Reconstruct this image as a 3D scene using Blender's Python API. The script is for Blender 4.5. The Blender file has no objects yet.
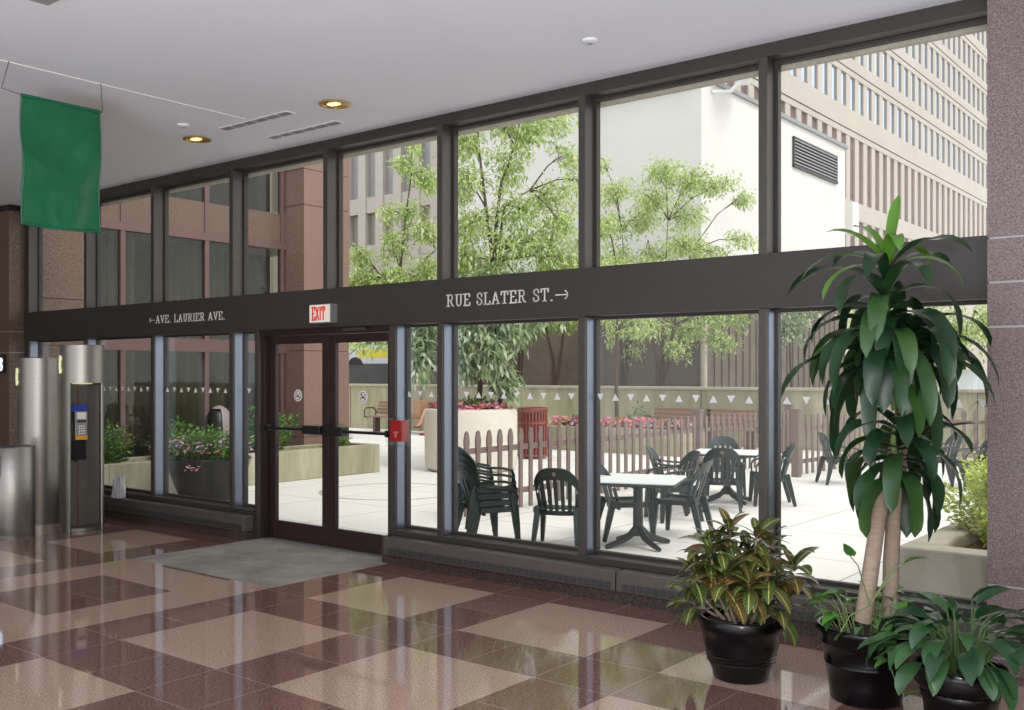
import bpy, math, random
from mathutils import Vector, Matrix, noise as mnoise
random.seed(11)
PI = math.pi
sc = bpy.context.scene
COL = sc.collection

# ------------------------------------------------------------------ camera, world, lights, exposure
F, TH, HY, EYE = 995.07, 0.6722, 374.07, 1.65
CT, ST = math.cos(TH), math.sin(TH)
cam = bpy.data.cameras.new('camera'); camo = bpy.data.objects.new('camera', cam); COL.objects.link(camo)
camo.location = (0, 0, EYE); camo.rotation_euler = (PI/2, 0, TH)
cam.sensor_width = 36; cam.lens = F/1024*36; cam.shift_y = (HY-355)/1024; cam.clip_end = 400; cam.clip_start = 0.05
sc.camera = camo
sc.view_settings.view_transform = 'Standard'; sc.view_settings.look = 'None'
sc.view_settings.exposure = 0.0; sc.view_settings.gamma = 1.0; sc.view_settings.use_curve_mapping = False
sc.cycles.use_denoising = True
sc.cycles.max_bounces = 10; sc.cycles.transparent_max_bounces = 24; sc.cycles.diffuse_bounces = 5
sc.cycles.caustics_reflective = False; sc.cycles.caustics_refractive = False
sc.cycles.sample_clamp_indirect = 6

w = bpy.data.worlds.new('overcast_sky'); sc.world = w; w.use_nodes = True
bg = w.node_tree.nodes['Background']
bg.inputs[0].default_value = (0.97, 0.985, 1.0, 1); bg.inputs[1].default_value = 1.5

def lamp(name, kind, loc, power, color=(1, 1, 1), **kw):
    l = bpy.data.lights.new(name, kind); l.energy = power; l.color = color
    rot = kw.pop('rot', None)
    for k, v in kw.items(): setattr(l, k, v)
    o = bpy.data.objects.new(name, l); COL.objects.link(o); o.location = loc
    if rot: o.rotation_euler = rot
    return o
def aim(o, d): o.rotation_euler = Vector(d).to_track_quat('-Z', 'Y').to_euler()
sun = lamp('hazy_sun', 'SUN', (20, 10, 30), 1.7, (1, 0.97, 0.92), angle=math.radians(25))
aim(sun, (-0.62, 0.10, -0.78))
# the camera's flash, and an added, unseen uplight that brightens the ceiling
lamp('camera_flash', 'POINT', (0.22, -0.05, 1.86), 250, (1, 0.97, 0.93), shadow_soft_size=0.03)
far = lamp('ceiling_fill', 'AREA', (1.0, -3.6, 0.04), 1950, (0.8, 0.9, 1.0), shape='RECTANGLE', size=6.0, size_y=5.6)
aim(far, (0, 0, 1))          # faces up from just above the floor behind the camera, purely as fill

# ------------------------------------------------------------------ geometry helpers
def ray(px, py):
    a = (px-512)/F
    return Vector((-ST+a*CT, CT+a*ST, -(py-HY)/F))
def at_y(px, py, Y):
    r = ray(px, py); return Vector((0, 0, EYE))+r*(Y/r.y)
def at_x(px, py, X):
    r = ray(px, py); return Vector((0, 0, EYE))+r*(X/r.x)
def at_d(px, py, d):
    return Vector((0, 0, EYE))+ray(px, py)*d
def ground(px, py, z=0.0):
    r = ray(px, py); return Vector((0, 0, EYE))+r*((z-EYE)/r.z)

class MB:
    def __init__(s): s.v = []; s.f = []; s.uv = None
    def add(s, vs, fs):
        n = len(s.v); s.v += [tuple(p) for p in vs]; s.f += [tuple(i+n for i in q) for q in fs]; return s
    def box(s, x0, x1, y0, y1, z0, z1):
        return s.add([(x0,y0,z0),(x1,y0,z0),(x1,y1,z0),(x0,y1,z0),(x0,y0,z1),(x1,y0,z1),(x1,y1,z1),(x0,y1,z1)],
                     [(0,3,2,1),(4,5,6,7),(0,1,5,4),(1,2,6,5),(2,3,7,6),(3,0,4,7)])
    def obox(s, c, sx, sy, sz, M=None):
        M = M or Matrix()
        c = Vector(c)
        vs = [c+M@Vector((a*sx/2, b*sy/2, d*sz/2)) for d in (-1,1) for a,b in ((-1,-1),(1,-1),(1,1),(-1,1))]
        return s.add(vs, [(0,3,2,1),(4,5,6,7),(0,1,5,4),(1,2,6,5),(2,3,7,6),(3,0,4,7)])
    def tube(s, pts, rad, n=8, flat=1.0, up=None, square=False):
        pts = [Vector(p) for p in pts]
        if not isinstance(rad, (list, tuple)): rad = [rad]*len(pts)
        rings = []; side = None
        for i, p in enumerate(pts):
            t = (pts[min(i+1, len(pts)-1)]-pts[max(i-1, 0)])
            t = t.normalized() if t.length > 1e-9 else Vector((0,0,1))
            u = Vector(up) if up else (Vector((0,0,1)) if abs(t.z) < 0.9 else Vector((1,0,0)))
            if side is not None and not up:
                sd = side-t*side.dot(t)
            else: sd = t.cross(u)
            if sd.length < 1e-6: sd = t.orthogonal()
            sd.normalize(); side = sd; nn = sd.cross(t).normalized()
            r = rad[i]; ring = []
            for k in range(n):
                a = 2*PI*(k+0.5)/n
                q = math.sqrt(2) if square else 1
                ring.append(p+sd*(math.cos(a)*r*q)+nn*(math.sin(a)*r*flat*q))
            rings.append(ring)
        vs = [p for r in rings for p in r]; fs = []
        for i in range(len(rings)-1):
            for k in range(n):
                a = i*n+k; b = i*n+(k+1) % n
                fs.append((a, b, b+n, a+n))
        fs.append(tuple(range(n-1, -1, -1))); fs.append(tuple((len(rings)-1)*n+k for k in range(n)))
        return s.add(vs, fs)
    def lathe(s, prof, c=(0,0,0), n=32, a0=0, a1=2*PI, close=True):
        full = abs(a1-a0-2*PI) < 1e-6; m = n if full else n+1
        vs = []
        for r, z in prof:
            for k in range(m):
                a = a0+(a1-a0)*k/n
                vs.append((c[0]+r*math.cos(a), c[1]+r*math.sin(a), c[2]+z))
        fs = []
        for i in range(len(prof)-1):
            for k in range(n):
                b = (k+1) % m
                fs.append((i*m+k, i*m+b, (i+1)*m+b, (i+1)*m+k))
        if full and close:
            if prof[0][0] > 1e-5: fs.append(tuple(range(m-1, -1, -1)))
            if prof[-1][0] > 1e-5: fs.append(tuple((len(prof)-1)*m+k for k in range(m)))
        return s.add(vs, fs)
    def sphere(s, c, rx, ry, rz, n=12, m=8):
        pr = [(math.sin(PI*i/m), -math.cos(PI*i/m)) for i in range(m+1)]
        vs = []; fs = []
        for r, z in pr:
            for k in range(n):
                a = 2*PI*k/n; vs.append((c[0]+rx*r*math.cos(a), c[1]+ry*r*math.sin(a), c[2]+rz*z))
        for i in range(m):
            for k in range(n):
                b = (k+1) % n; fs.append((i*n+k, i*n+b, (i+1)*n+b, (i+1)*n+k))
        return s.add(vs, fs)
    def prism(s, poly, axis, d0, d1):
        """poly of 2D points swept along axis ('x': poly is (y,z); 'y': (x,z); 'z': (x,y))"""
        def P(p, d): return {'x': (d, p[0], p[1]), 'y': (p[0], d, p[1]), 'z': (p[0], p[1], d)}[axis]
        n = len(poly)
        vs = [P(p, d0) for p in poly]+[P(p, d1) for p in poly]
        fs = [tuple(range(n-1, -1, -1)), tuple(range(n, 2*n))]+[(i, (i+1) % n, (i+1) % n+n, i+n) for i in range(n)]
        return s.add(vs, fs)
    def sheet(s, fn, nu, nv, th):
        """a thick curved patch: fn(u,v)->Vector for u,v in 0..1"""
        P = [[fn(i/nu, j/nv) for j in range(nv+1)] for i in range(nu+1)]
        N = [[None]*(nv+1) for _ in range(nu+1)]
        for i in range(nu+1):
            for j in range(nv+1):
                a = P[min(i+1, nu)][j]-P[max(i-1, 0)][j]; b = P[i][min(j+1, nv)]-P[i][max(j-1, 0)]
                N[i][j] = a.cross(b).normalized()
        W = nv+1
        vs = [P[i][j]+N[i][j]*th/2 for i in range(nu+1) for j in range(W)]+[P[i][j]-N[i][j]*th/2 for i in range(nu+1) for j in range(W)]
        o = (nu+1)*W; fs = []
        for i in range(nu):
            for j in range(nv):
                a, b, c, d = i*W+j, (i+1)*W+j, (i+1)*W+j+1, i*W+j+1
                fs += [(a, b, c, d), (d+o, c+o, b+o, a+o)]
        for i in range(nu):
            fs += [(i*W, i*W+o, (i+1)*W+o, (i+1)*W), (i*W+nv, (i+1)*W+nv, (i+1)*W+nv+o, i*W+nv+o)]
        for j in range(nv):
            fs += [(j, j+1, j+1+o, j+o), (nu*W+j, nu*W+j+o, nu*W+j+1+o, nu*W+j+1)]
        return s.add(vs, fs)
    def build(s, name, mat, parent=None, smooth=False, bevel=0.0, world=False, loc=None, kind=None, angle=40):
        vs = s.v
        off = None
        if parent is not None and world:
            off = Vector(parent.location); q = parent
            while q.parent is not None: q = q.parent; off = off+Vector(q.location)
        if loc is not None: off = Vector(loc)
        if off is not None: vs = [(p[0]-off[0], p[1]-off[1], p[2]-off[2]) for p in vs]
        me = bpy.data.meshes.new(name); me.from_pydata(vs, [], s.f)
        if s.uv:
            ul = me.uv_layers.new(name='UVMap')
            for i, lp in enumerate(me.loops): ul.data[i].uv = s.uv[lp.vertex_index]
        me.materials.append(mat); me.validate(); me.update()
        o = bpy.data.objects.new(name, me); COL.objects.link(o)
        if smooth:
            me.shade_smooth()
            if angle < 180: me.set_sharp_from_angle(angle=math.radians(angle))
        if bevel:
            b = o.modifiers.new('edge', 'BEVEL'); b.width = bevel; b.segments = 2; b.limit_method = 'ANGLE'; b.angle_limit = math.radians(40)
        if parent is not None: o.parent = parent
        if loc is not None: o.location = loc
        if kind: o['kind'] = kind
        return o

def tag(o, label=None, cat=None, group=None, kind=None):
    if label: o['label'] = label
    if cat: o['category'] = cat
    if group: o['group'] = group
    if kind: o['kind'] = kind
    return o
def thing(name, label, cat, loc=(0,0,0), rz=0, group=None, kind=None):
    o = bpy.data.objects.new(name, None); COL.objects.link(o); o.empty_display_size = 0.1
    o.location = loc; o.rotation_euler = (0, 0, rz)
    return tag(o, label, cat, group, kind)
def dup(root, loc, rz, label, group=None):
    r = root.copy(); COL.objects.link(r); r.location = loc; r.rotation_euler = (0, 0, rz); r['label'] = label
    if group: r['group'] = group
    for ch in list(root.children):
        c = ch.copy(); COL.objects.link(c); c.parent = r
        for g in ch.children:
            d = g.copy(); COL.objects.link(d); d.parent = c
    return r
def struct(name, mb, m, **kw): return mb.build(name, m, kind='structure', **kw)

# ------------------------------------------------------------------ materials
MATS = {}
def mat(name, col, rough=0.5, metal=0.0, var=0.0, scale=8.0, bump=0.0, bscale=None, spec=0.5, coat=0.0, col2=None, detail=4, stretch=None, aniso=0, trans=0.0, island=None, emit=None):
    m = bpy.data.materials.new(name); m.use_nodes = True; nt = m.node_tree; N = nt.nodes; L = nt.links
    b = N['Principled BSDF']; b.inputs['Roughness'].default_value = rough; b.inputs['Metallic'].default_value = metal
    b.inputs['Specular IOR Level'].default_value = spec; b.inputs['Coat Weight'].default_value = coat
    b.inputs['Base Color'].default_value = (*col, 1)
    tc = N.new('ShaderNodeTexCoord'); src = tc.outputs['Object']
    if stretch:
        mp = N.new('ShaderNodeMapping'); mp.inputs['Scale'].default_value = stretch; L.new(src, mp.inputs[0]); src = mp.outputs[0]
    if var or col2:
        n = N.new('ShaderNodeTexNoise'); n.inputs['Scale'].default_value = scale; n.inputs['Detail'].default_value = detail; n.inputs['Roughness'].default_value = 0.65
        L.new(src, n.inputs['Vector'])
        r = N.new('ShaderNodeValToRGB'); r.color_ramp.elements[0].position = 0.3; r.color_ramp.elements[1].position = 0.7
        c2 = col2 or tuple(min(1, c*(1+var)) for c in col); c1 = col if col2 else tuple(c*(1-var) for c in col)
        r.color_ramp.elements[0].color = (*c1, 1); r.color_ramp.elements[1].color = (*c2, 1)
        L.new(n.outputs['Fac'], r.inputs[0]); out = r.outputs[0]
        L.new(out, b.inputs['Base Color'])
    if island:
        g = N.new('ShaderNodeNewGeometry'); r = N.new('ShaderNodeValToRGB')
        els = r.color_ramp.elements
        while len(els) < len(island): els.new(0.5)
        for i, c in enumerate(island): els[i].position = i/(len(island)-1); els[i].color = (*c, 1)
        L.new(g.outputs['Random Per Island'], r.inputs[0]); L.new(r.outputs[0], b.inputs['Base Color'])
    if trans:
        # leaves let some light through
        t = N.new('ShaderNodeBsdfTranslucent'); mx = N.new('ShaderNodeMixShader'); mx.inputs[0].default_value = trans
        lk = b.inputs['Base Color'].links
        if lk: L.new(lk[0].from_socket, t.inputs[0])
        else: t.inputs[0].default_value = (*col, 1)
        L.new(b.outputs[0], mx.inputs[1]); L.new(t.outputs[0], mx.inputs[2]); L.new(mx.outputs[0], N['Material Output'].inputs[0])
    if bump:
        n2 = N.new('ShaderNodeTexNoise'); n2.inputs['Scale'].default_value = bscale or scale*3; n2.inputs['Detail'].default_value = 5
        L.new(src, n2.inputs['Vector'])
        bp = N.new('ShaderNodeBump'); bp.inputs['Strength'].default_value = bump; bp.inputs['Distance'].default_value = 0.02
        L.new(n2.outputs['Fac'], bp.inputs['Height']); L.new(bp.outputs[0], b.inputs['Normal'])
    if aniso: b.inputs['Anisotropic'].default_value = aniso
    if emit:
        b.inputs['Emission Color'].default_value = (*emit[:3], 1); b.inputs['Emission Strength'].default_value = emit[3]
    MATS[name] = m; return m
def S(r, g, b):  # sRGB 0-255 to linear
    return tuple(((c/255+0.055)/1.055)**2.4 if c > 10 else c/255/12.92 for c in (r, g, b))

def granite(name, base, dark, light, scale=90, rough=0.12, spec=0.5, coat=0.0, jz=None, jx=None):
    """speckled stone: a fine noise through a three-colour ramp"""
    m = bpy.data.materials.new(name); m.use_nodes = True; nt = m.node_tree; N = nt.nodes; L = nt.links
    b = N['Principled BSDF']; b.inputs['Roughness'].default_value = rough; b.inputs['Specular IOR Level'].default_value = spec
    tc = N.new('ShaderNodeTexCoord')
    n = N.new('ShaderNodeTexNoise'); n.inputs['Scale'].default_value = scale; n.inputs['Detail'].default_value = 3; n.inputs['Roughness'].default_value = 0.7
    L.new(tc.outputs['Object'], n.inputs['Vector'])
    r = N.new('ShaderNodeValToRGB'); e = r.color_ramp.elements
    e[0].position = 0.36; e[0].color = (*dark, 1); e[1].position = 0.64; e[1].color = (*light, 1)
    k = e.new(0.5); k.color = (*base, 1)
    L.new(n.outputs['Fac'], r.inputs[0]); L.new(r.outputs[0], b.inputs['Base Color'])
    return m

M_ceiling = mat('ceiling_paint', S(228, 230, 237), 0.8, var=0.02, scale=0.6)
M_bronze = mat('bronze_anodised_metal', S(84, 80, 76), 0.42, 0.6, var=0.08, scale=30)
M_sheen = mat('blue_grey_painted_sheen', S(132, 140, 156), 0.33, 0.9)  # bluish metal colour standing in for outdoor reflections on the lower mullion sides
M_bronze2 = mat('bronze_painted_panel', S(60, 56, 52), 0.45, 0.2, var=0.05, scale=3)
M_door = mat('dark_maroon_door_paint', S(52, 36, 36), 0.35, 0.2)
M_heater = mat('heater_enamel', S(98, 92, 89), 0.4, 0.4)
M_grille = mat('heater_grille', S(74, 74, 76), 0.4, 0.5)
M_black = mat('black_plastic', S(22, 22, 24), 0.35)
M_granite = granite('speckled_pink_granite', S(114, 99, 97), S(86, 72, 72), S(142, 127, 124), 130, 0.35, 0.3)
M_granite_red = granite('rose_granite', S(138, 109, 99), S(118, 90, 82), S(158, 129, 118), 55, 0.4, 0.3)
M_granite_brown = granite('brown_granite', S(110, 89, 78), S(84, 66, 57), S(132, 110, 98), 60, 0.3, 0.3)
M_granite_dark = granite('dark_red_granite', S(66, 54, 52), S(40, 32, 32), S(96, 80, 76), 80, 0.18, 0.5)
M_joint = mat('stone_joint', S(170, 165, 165), 0.7)
M_joint_dark = mat('stone_joint_dark', S(70, 52, 48), 0.8)
M_steel = mat('brushed_steel', S(150, 146, 140), 0.36, 0.95, var=0.07, scale=6, stretch=(1, 1, 30), aniso=0.6)
M_steel_dark = mat('steel_inner', S(120, 118, 112), 0.4, 0.9)
M_sticker = mat('white_translucent_sticker', S(240, 240, 240), 0.6, trans=0.6)
M_white = mat('white_lettering', S(232, 228, 222), 0.5)
M_concrete = mat('grey_concrete', S(176, 168, 152), 0.85, var=0.12, scale=3, bump=0.15)
M_concrete_st = mat('stained_concrete', S(136, 133, 106), 0.85, col2=S(180, 175, 150), scale=1.2, stretch=(3, 3, 0.5), detail=6)
M_green_banner = mat('green_nylon', S(8, 98, 60), 0.36, var=0.05, scale=5, trans=0.05)
M_green_trim = mat('green_hem', S(10, 92, 62), 0.5)
M_cord = mat('brown_cord', S(110, 92, 76), 0.8)
M_pot = mat('black_glazed_pot', S(9, 9, 11), 0.2, spec=0.4)
M_soil = mat('potting_soil', S(58, 44, 34), 0.95, var=0.35, scale=60, bump=0.6)
M_bark_cane = mat('pale_cane_bark', S(160, 140, 122), 0.75, var=0.18, scale=14, stretch=(1, 1, 6), bump=0.3)
M_bark = mat('dark_bark', S(84, 66, 56), 0.85, var=0.3, scale=12, stretch=(1, 1, 0.3), bump=0.4)
M_chair = mat('green_plastic', S(12, 36, 34), 0.36, var=0.05, scale=10)
M_chair_frame = M_chair
M_table_top = mat('white_table_laminate', S(236, 238, 238), 0.35)
M_table = mat('dark_green_plastic', S(22, 36, 35), 0.45)
M_fence = mat('pinkish_brown_fence_paint', S(122, 104, 98), 0.75, var=0.07, scale=9)
M_wood = mat('bench_wood', S(140, 106, 88), 0.65, var=0.2, scale=10, stretch=(1, 8, 8))
M_iron = mat('bench_iron', S(88, 66, 60), 0.55, 0.2)
M_trash = mat('red_brown_slat_metal', S(140, 78, 70), 0.5, 0.1)
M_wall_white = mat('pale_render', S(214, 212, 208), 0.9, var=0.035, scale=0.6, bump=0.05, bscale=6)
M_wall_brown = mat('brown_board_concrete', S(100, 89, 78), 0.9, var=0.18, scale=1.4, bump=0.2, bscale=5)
M_tower = mat('tower_concrete', S(184, 176, 167), 0.85, var=0.05, scale=0.7)
M_tower_glass = mat('tower_glass', S(190, 204, 222), 0.06, 0.85)
M_screen = mat('brown_window_screen', S(118, 96, 90), 0.6, var=0.2, scale=3)
M_slat_screen = mat('grey_pierced_screen', S(150, 150, 152), 0.7, var=0.25, scale=7)
M_dark_glass = mat('dark_window_glass', S(70, 74, 76), 0.08, 0.3)
M_pale_window = mat('pale_blind_window', S(150, 142, 132), 0.4, 0.1)
M_wing_frame = mat('mauve_brown_window_frame', S(112, 84, 82), 0.5, 0.2)
M_curtain = mat('olive_curtain', S(104, 100, 74), 0.9, var=0.2, scale=5, stretch=(1, 6, 0.1))
M_red = mat('fire_alarm_red', S(165, 14, 28), 0.3)
M_skin = mat('skin', S(206, 150, 126), 0.55)
M_blue_cloth = mat('blue_denim', S(46, 60, 96), 0.85, var=0.15, scale=20)
M_white_cloth = mat('white_cotton', S(225, 226, 230), 0.85)
M_hair = mat('brown_hair', S(70, 50, 38), 0.7)
M_shoe = mat('brown_leather', S(120, 60, 46), 0.5)
M_bag = mat('white_plastic_bag', S(226, 226, 230), 0.35, trans=0.25)
M_mauve = mat('mauve_plastic', S(140, 122, 124), 0.35)
M_asphalt = mat('asphalt', S(110, 110, 112), 0.9, var=0.1, scale=2)
M_silver = mat('silver_car_paint', S(190, 192, 196), 0.25, 0.6)
M_yellow = mat('yellow_paint', S(240, 214, 40), 0.4)
M_card = mat('cardboard', S(170, 136, 104), 0.85)
M_cctv = mat('white_metal_housing', S(226, 228, 230), 0.4)
M_grey_metal = mat('galvanised_edge', S(150, 150, 150), 0.45, 0.5)

def glass_mat(name, tint=(0.985, 0.99, 0.985), ior=1.45):
    m = bpy.data.materials.new(name); m.use_nodes = True; N = m.node_tree.nodes; L = m.node_tree.links
    N.remove(N['Principled BSDF'])
    t = N.new('ShaderNodeBsdfTransparent'); t.inputs[0].default_value = (*tint, 1)
    g = N.new('ShaderNodeBsdfGlossy'); g.inputs['Roughness'].default_value = 0.0
    # Schlick's approximation, the same from both faces of the pane
    lw = N.new('ShaderNodeLayerWeight'); lw.inputs[0].default_value = 0.5
    pw = N.new('ShaderNodeMath'); pw.operation = 'POWER'; L.new(lw.outputs['Facing'], pw.inputs[0]); pw.inputs[1].default_value = 5
    f0 = ((ior-1)/(ior+1))**2
    fr = N.new('ShaderNodeMath'); fr.operation = 'MULTIPLY_ADD'; L.new(pw.outputs[0], fr.inputs[0]); fr.inputs[1].default_value = 1-f0; fr.inputs[2].default_value = f0
    mx = N.new('ShaderNodeMixShader'); L.new(fr.outputs[0], mx.inputs[0]); L.new(t.outputs[0], mx.inputs[1]); L.new(g.outputs[0], mx.inputs[2])
    L.new(mx.outputs[0], N['Material Output'].inputs[0]); return m
M_glass = glass_mat('clear_glass', ior=1.4)
M_wing_glass = glass_mat('wing_glass', (0.72, 0.74, 0.68), 1.5)

def emit_mat(name, col, k):
    m = bpy.data.materials.new(name); m.use_nodes = True; N = m.node_tree.nodes
    b = N['Principled BSDF']; b.inputs['Base Color'].default_value = (*col, 1)
    b.inputs['Emission Color'].default_value = (*col, 1); b.inputs['Emission Strength'].default_value = k; return m
M_lamp = emit_mat('downlight_glow', (1.0, 0.82, 0.42), 1.3)
M_kiosk_lamp = emit_mat('kiosk_lamp_glow', (0.62, 0.75, 0.3), 0.7)
M_exit_face = emit_mat('exit_sign_face', S(225, 215, 205), 0.25)
M_exit_red = emit_mat('exit_letters', S(205, 60, 40), 0.25)
M_exit_hot = emit_mat('exit_lamp_glow', S(255, 190, 90), 1.2)
M_phone_sign = emit_mat('lit_phone_symbol', S(235, 235, 190), 0.6)
M_gold = mat('gold_reflector', S(230, 190, 110), 0.2, 0.9)

# floor: polished stone slabs on a grid
U, OX, OY = 0.4922, -5.745, 4.80
def floor_mat():
    m = bpy.data.materials.new('polished_granite_floor'); m.use_nodes = True; nt = m.node_tree; N = nt.nodes; L = nt.links
    b = N['Principled BSDF']; b.inputs['Roughness'].default_value = 0.045; b.inputs['Specular IOR Level'].default_value = 0.5; b.inputs['IOR'].default_value = 1.55
    tc = N.new('ShaderNodeTexCoord'); sp = N.new('ShaderNodeSeparateXYZ'); L.new(tc.outputs['Object'], sp.inputs[0])
    def mth(op, a, c=None, d=None):
        n = N.new('ShaderNodeMath'); n.operation = op
        for i, q in enumerate((a, c, d)):
            if q is None: continue
            if isinstance(q, (int, float)): n.inputs[i].default_value = q
            else: L.new(q, n.inputs[i])
        return n.outputs[0]
    gx = mth('DIVIDE', mth('SUBTRACT', sp.outputs[0], OX), U); gy = mth('DIVIDE', mth('SUBTRACT', sp.outputs[1], OY), U)
    fx = mth('SUBTRACT', mth('ABSOLUTE', mth('ADD', gx, 3.0)), 3.0)      # mirrored about the doors
    mx = mth('FLOORED_MODULO', fx, 3.0); my = mth('FLOORED_MODULO', gy, 3.0)
    sq = mth('MULTIPLY', mth('LESS_THAN', mx, 2.0), mth('LESS_THAN', my, 2.0))
    sq = mth('MULTIPLY', sq, mth('GREATER_THAN', fx, 0.0))
    sq = mth('MULTIPLY', sq, mth('LESS_THAN', gy, 2.0))
    inner = mth('LESS_THAN', fx, -1.0)                                   # the aisle in front of the doors
    dk = mth('MULTIPLY', mth('LESS_THAN', fx, -2.0), mth('LESS_THAN', my, 2.0))
    ctr = mth('MULTIPLY', inner, mth('SUBTRACT', 1.0, dk))
    light = mth('MAXIMUM', sq, ctr)
    # joints
    ex = mth('ABSOLUTE', mth('SUBTRACT', mth('FRACT', gx), 0.5)); ey = mth('ABSOLUTE', mth('SUBTRACT', mth('FRACT', gy), 0.5))
    ex2 = mth('MULTIPLY', mth('GREATER_THAN', ex, 0.4945), 1.0); ey2 = mth('GREATER_THAN', ey, 0.4945)
    jt = mth('MAXIMUM', ex2, ey2)
    n = N.new('ShaderNodeTexNoise'); n.inputs['Scale'].default_value = 85; n.inputs['Detail'].default_value = 3; n.inputs['Roughness'].default_value = 0.75
    L.new(tc.outputs['Object'], n.inputs['Vector'])
    n2 = N.new('ShaderNodeTexNoise'); n2.inputs['Scale'].default_value = 1.1; L.new(tc.outputs['Object'], n2.inputs['Vector'])
    def ramp(a, c, d):
        r = N.new('ShaderNodeValToRGB'); e = r.color_ramp.elements
        e[0].position = 0.34; e[0].color = (*a, 1); e[1].position = 0.66; e[1].color = (*d, 1); q = e.new(0.5); q.color = (*c, 1)
        L.new(n.outputs['Fac'], r.inputs[0]); return r.outputs[0]
    la = ramp(S(138, 113, 99), S(170, 144, 128), S(196, 172, 155)); da = ramp(S(84, 60, 54), S(114, 85, 77), S(140, 110, 100))
    mix = N.new('ShaderNodeMix'); mix.data_type = 'RGBA'; L.new(light, mix.inputs[0]); L.new(da, mix.inputs[6]); L.new(la, mix.inputs[7])
    mj = N.new('ShaderNodeMix'); mj.data_type = 'RGBA'; L.new(mth('MULTIPLY', jt, 0.6), mj.inputs[0]); L.new(mix.outputs[2], mj.inputs[6]); mj.inputs[7].default_value = (*S(186, 160, 148), 1)
    L.new(mj.outputs[2], b.inputs['Base Color'])
    return m
M_floor = floor_mat()

def paving_mat():
    m = mat('pale_paving', S(222, 219, 213), 0.85, var=0.04, scale=0.8, bump=0.05, bscale=30)
    nt = m.node_tree; N = nt.nodes; L = nt.links; b = N['Principled BSDF']
    prev = b.inputs['Base Color'].links[0].from_socket
    br = N.new('ShaderNodeTexBrick'); br.offset = 0; br.inputs['Scale'].default_value = 1.0
    br.inputs['Color1'].default_value = br.inputs['Color2'].default_value = (1, 1, 1, 1); br.inputs['Mortar'].default_value = (0.62, 0.6, 0.58, 1)
    br.inputs['Mortar Size'].default_value = 0.012; br.inputs['Brick Width'].default_value = 1.45; br.inputs['Row Height'].default_value = 1.45
    tc = N.new('ShaderNodeTexCoord'); L.new(tc.outputs['Object'], br.inputs['Vector'])
    mx = N.new('ShaderNodeMix'); mx.data_type = 'RGBA'; mx.blend_type = 'MULTIPLY'; mx.inputs[0].default_value = 1
    L.new(prev, mx.inputs[6]); L.new(br.outputs[0], mx.inputs[7]); L.new(mx.outputs[2], b.inputs['Base Color'])
    return m
M_paving = paving_mat()

def croton_mat():
    m = mat('croton_leaf', S(40, 66, 34), 0.3, island=[S(26, 58, 32), S(40, 74, 32), S(58, 82, 36), S(84, 70, 40), S(112, 66, 46), S(40, 72, 34), S(34, 64, 30)], trans=0.12)
    nt = m.node_tree; N = nt.nodes; L = nt.links; b = N['Principled BSDF']; prev = b.inputs['Base Color'].links[0].from_socket
    uv = N.new('ShaderNodeUVMap'); sp = N.new('ShaderNodeSeparateXYZ'); L.new(uv.outputs[0], sp.inputs[0])
    def mth(op, a, c):
        n = N.new('ShaderNodeMath'); n.operation = op
        for i, q in enumerate((a, c)):
            if isinstance(q, (int, float)): n.inputs[i].default_value = q
            else: L.new(q, n.inputs[i])
        return n.outputs[0]
    ax = mth('ABSOLUTE', mth('SUBTRACT', sp.outputs[0], 0.5), 0)
    mid = mth('LESS_THAN', ax, 0.055)
    vein = mth('LESS_THAN', mth('FRACT', mth('SUBTRACT', mth('MULTIPLY', sp.outputs[1], 10.0), mth('MULTIPLY', ax, 4.0)), 0), 0.2)
    fac = mth('MAXIMUM', mid, mth('MULTIPLY', vein, 0.55))
    mx = N.new('ShaderNodeMix'); mx.data_type = 'RGBA'; L.new(fac, mx.inputs[0]); L.new(prev, mx.inputs[6]); mx.inputs[7].default_value = (*S(186, 178, 96), 1)
    L.new(mx.outputs[2], b.inputs['Base Color'])
    return m
M_croton = croton_mat()
M_drac = mat('dracaena_leaf', S(30, 60, 32), 0.36, island=[S(24, 50, 28), S(30, 58, 32), S(38, 66, 34), S(60, 92, 42)], trans=0.15, spec=0.4)
M_drac_new = mat('young_dracaena_leaf', S(86, 134, 46), 0.3, island=[S(84, 130, 48), S(100, 148, 50), S(60, 106, 40)], trans=0.25, spec=0.6)
M_lily = mat('broad_dark_leaf', S(40, 74, 44), 0.35, island=[S(36, 66, 42), S(46, 80, 46), S(64, 100, 56)], trans=0.15)
M_pothos = mat('bright_heart_leaf', S(70, 120, 50), 0.35, island=[S(50, 100, 44), S(84, 138, 56), S(110, 160, 70)], trans=0.2)
M_stem = mat('green_stem', S(110, 130, 70), 0.5)
M_leaf_tree = mat('willowy_tree_leaf', S(150, 176, 100), 0.6, island=[S(138, 166, 88), S(184, 206, 122), S(212, 226, 158), S(232, 240, 200)], trans=0.42, spec=0.3)
M_leaf_tree2 = mat('grey_green_tree_leaf', S(140, 160, 110), 0.6, island=[S(96, 126, 80), S(140, 164, 116), S(186, 202, 164), S(222, 230, 208)], trans=0.35, spec=0.3)
M_leaf_shrub = mat('shrub_leaf', S(90, 130, 60), 0.5, island=[S(64, 100, 50), S(96, 136, 64), S(134, 168, 88)], trans=0.25)
M_leaf_yellow = mat('lime_shrub_leaf', S(190, 205, 90), 0.55, island=[S(150, 175, 60), S(196, 210, 88), S(222, 228, 130)], trans=0.3)
M_bloom = mat('petunia_petal', S(220, 80, 110), 0.6, island=[S(196, 70, 110), S(222, 130, 160), S(228, 150, 110), S(236, 190, 204), S(190, 100, 170)], trans=0.2)
M_bloom_pale = mat('pale_petunia_petal', S(200, 160, 220), 0.6, island=[S(190, 150, 210), S(224, 206, 236), S(214, 60, 80), S(236, 226, 240)], trans=0.2)

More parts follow.
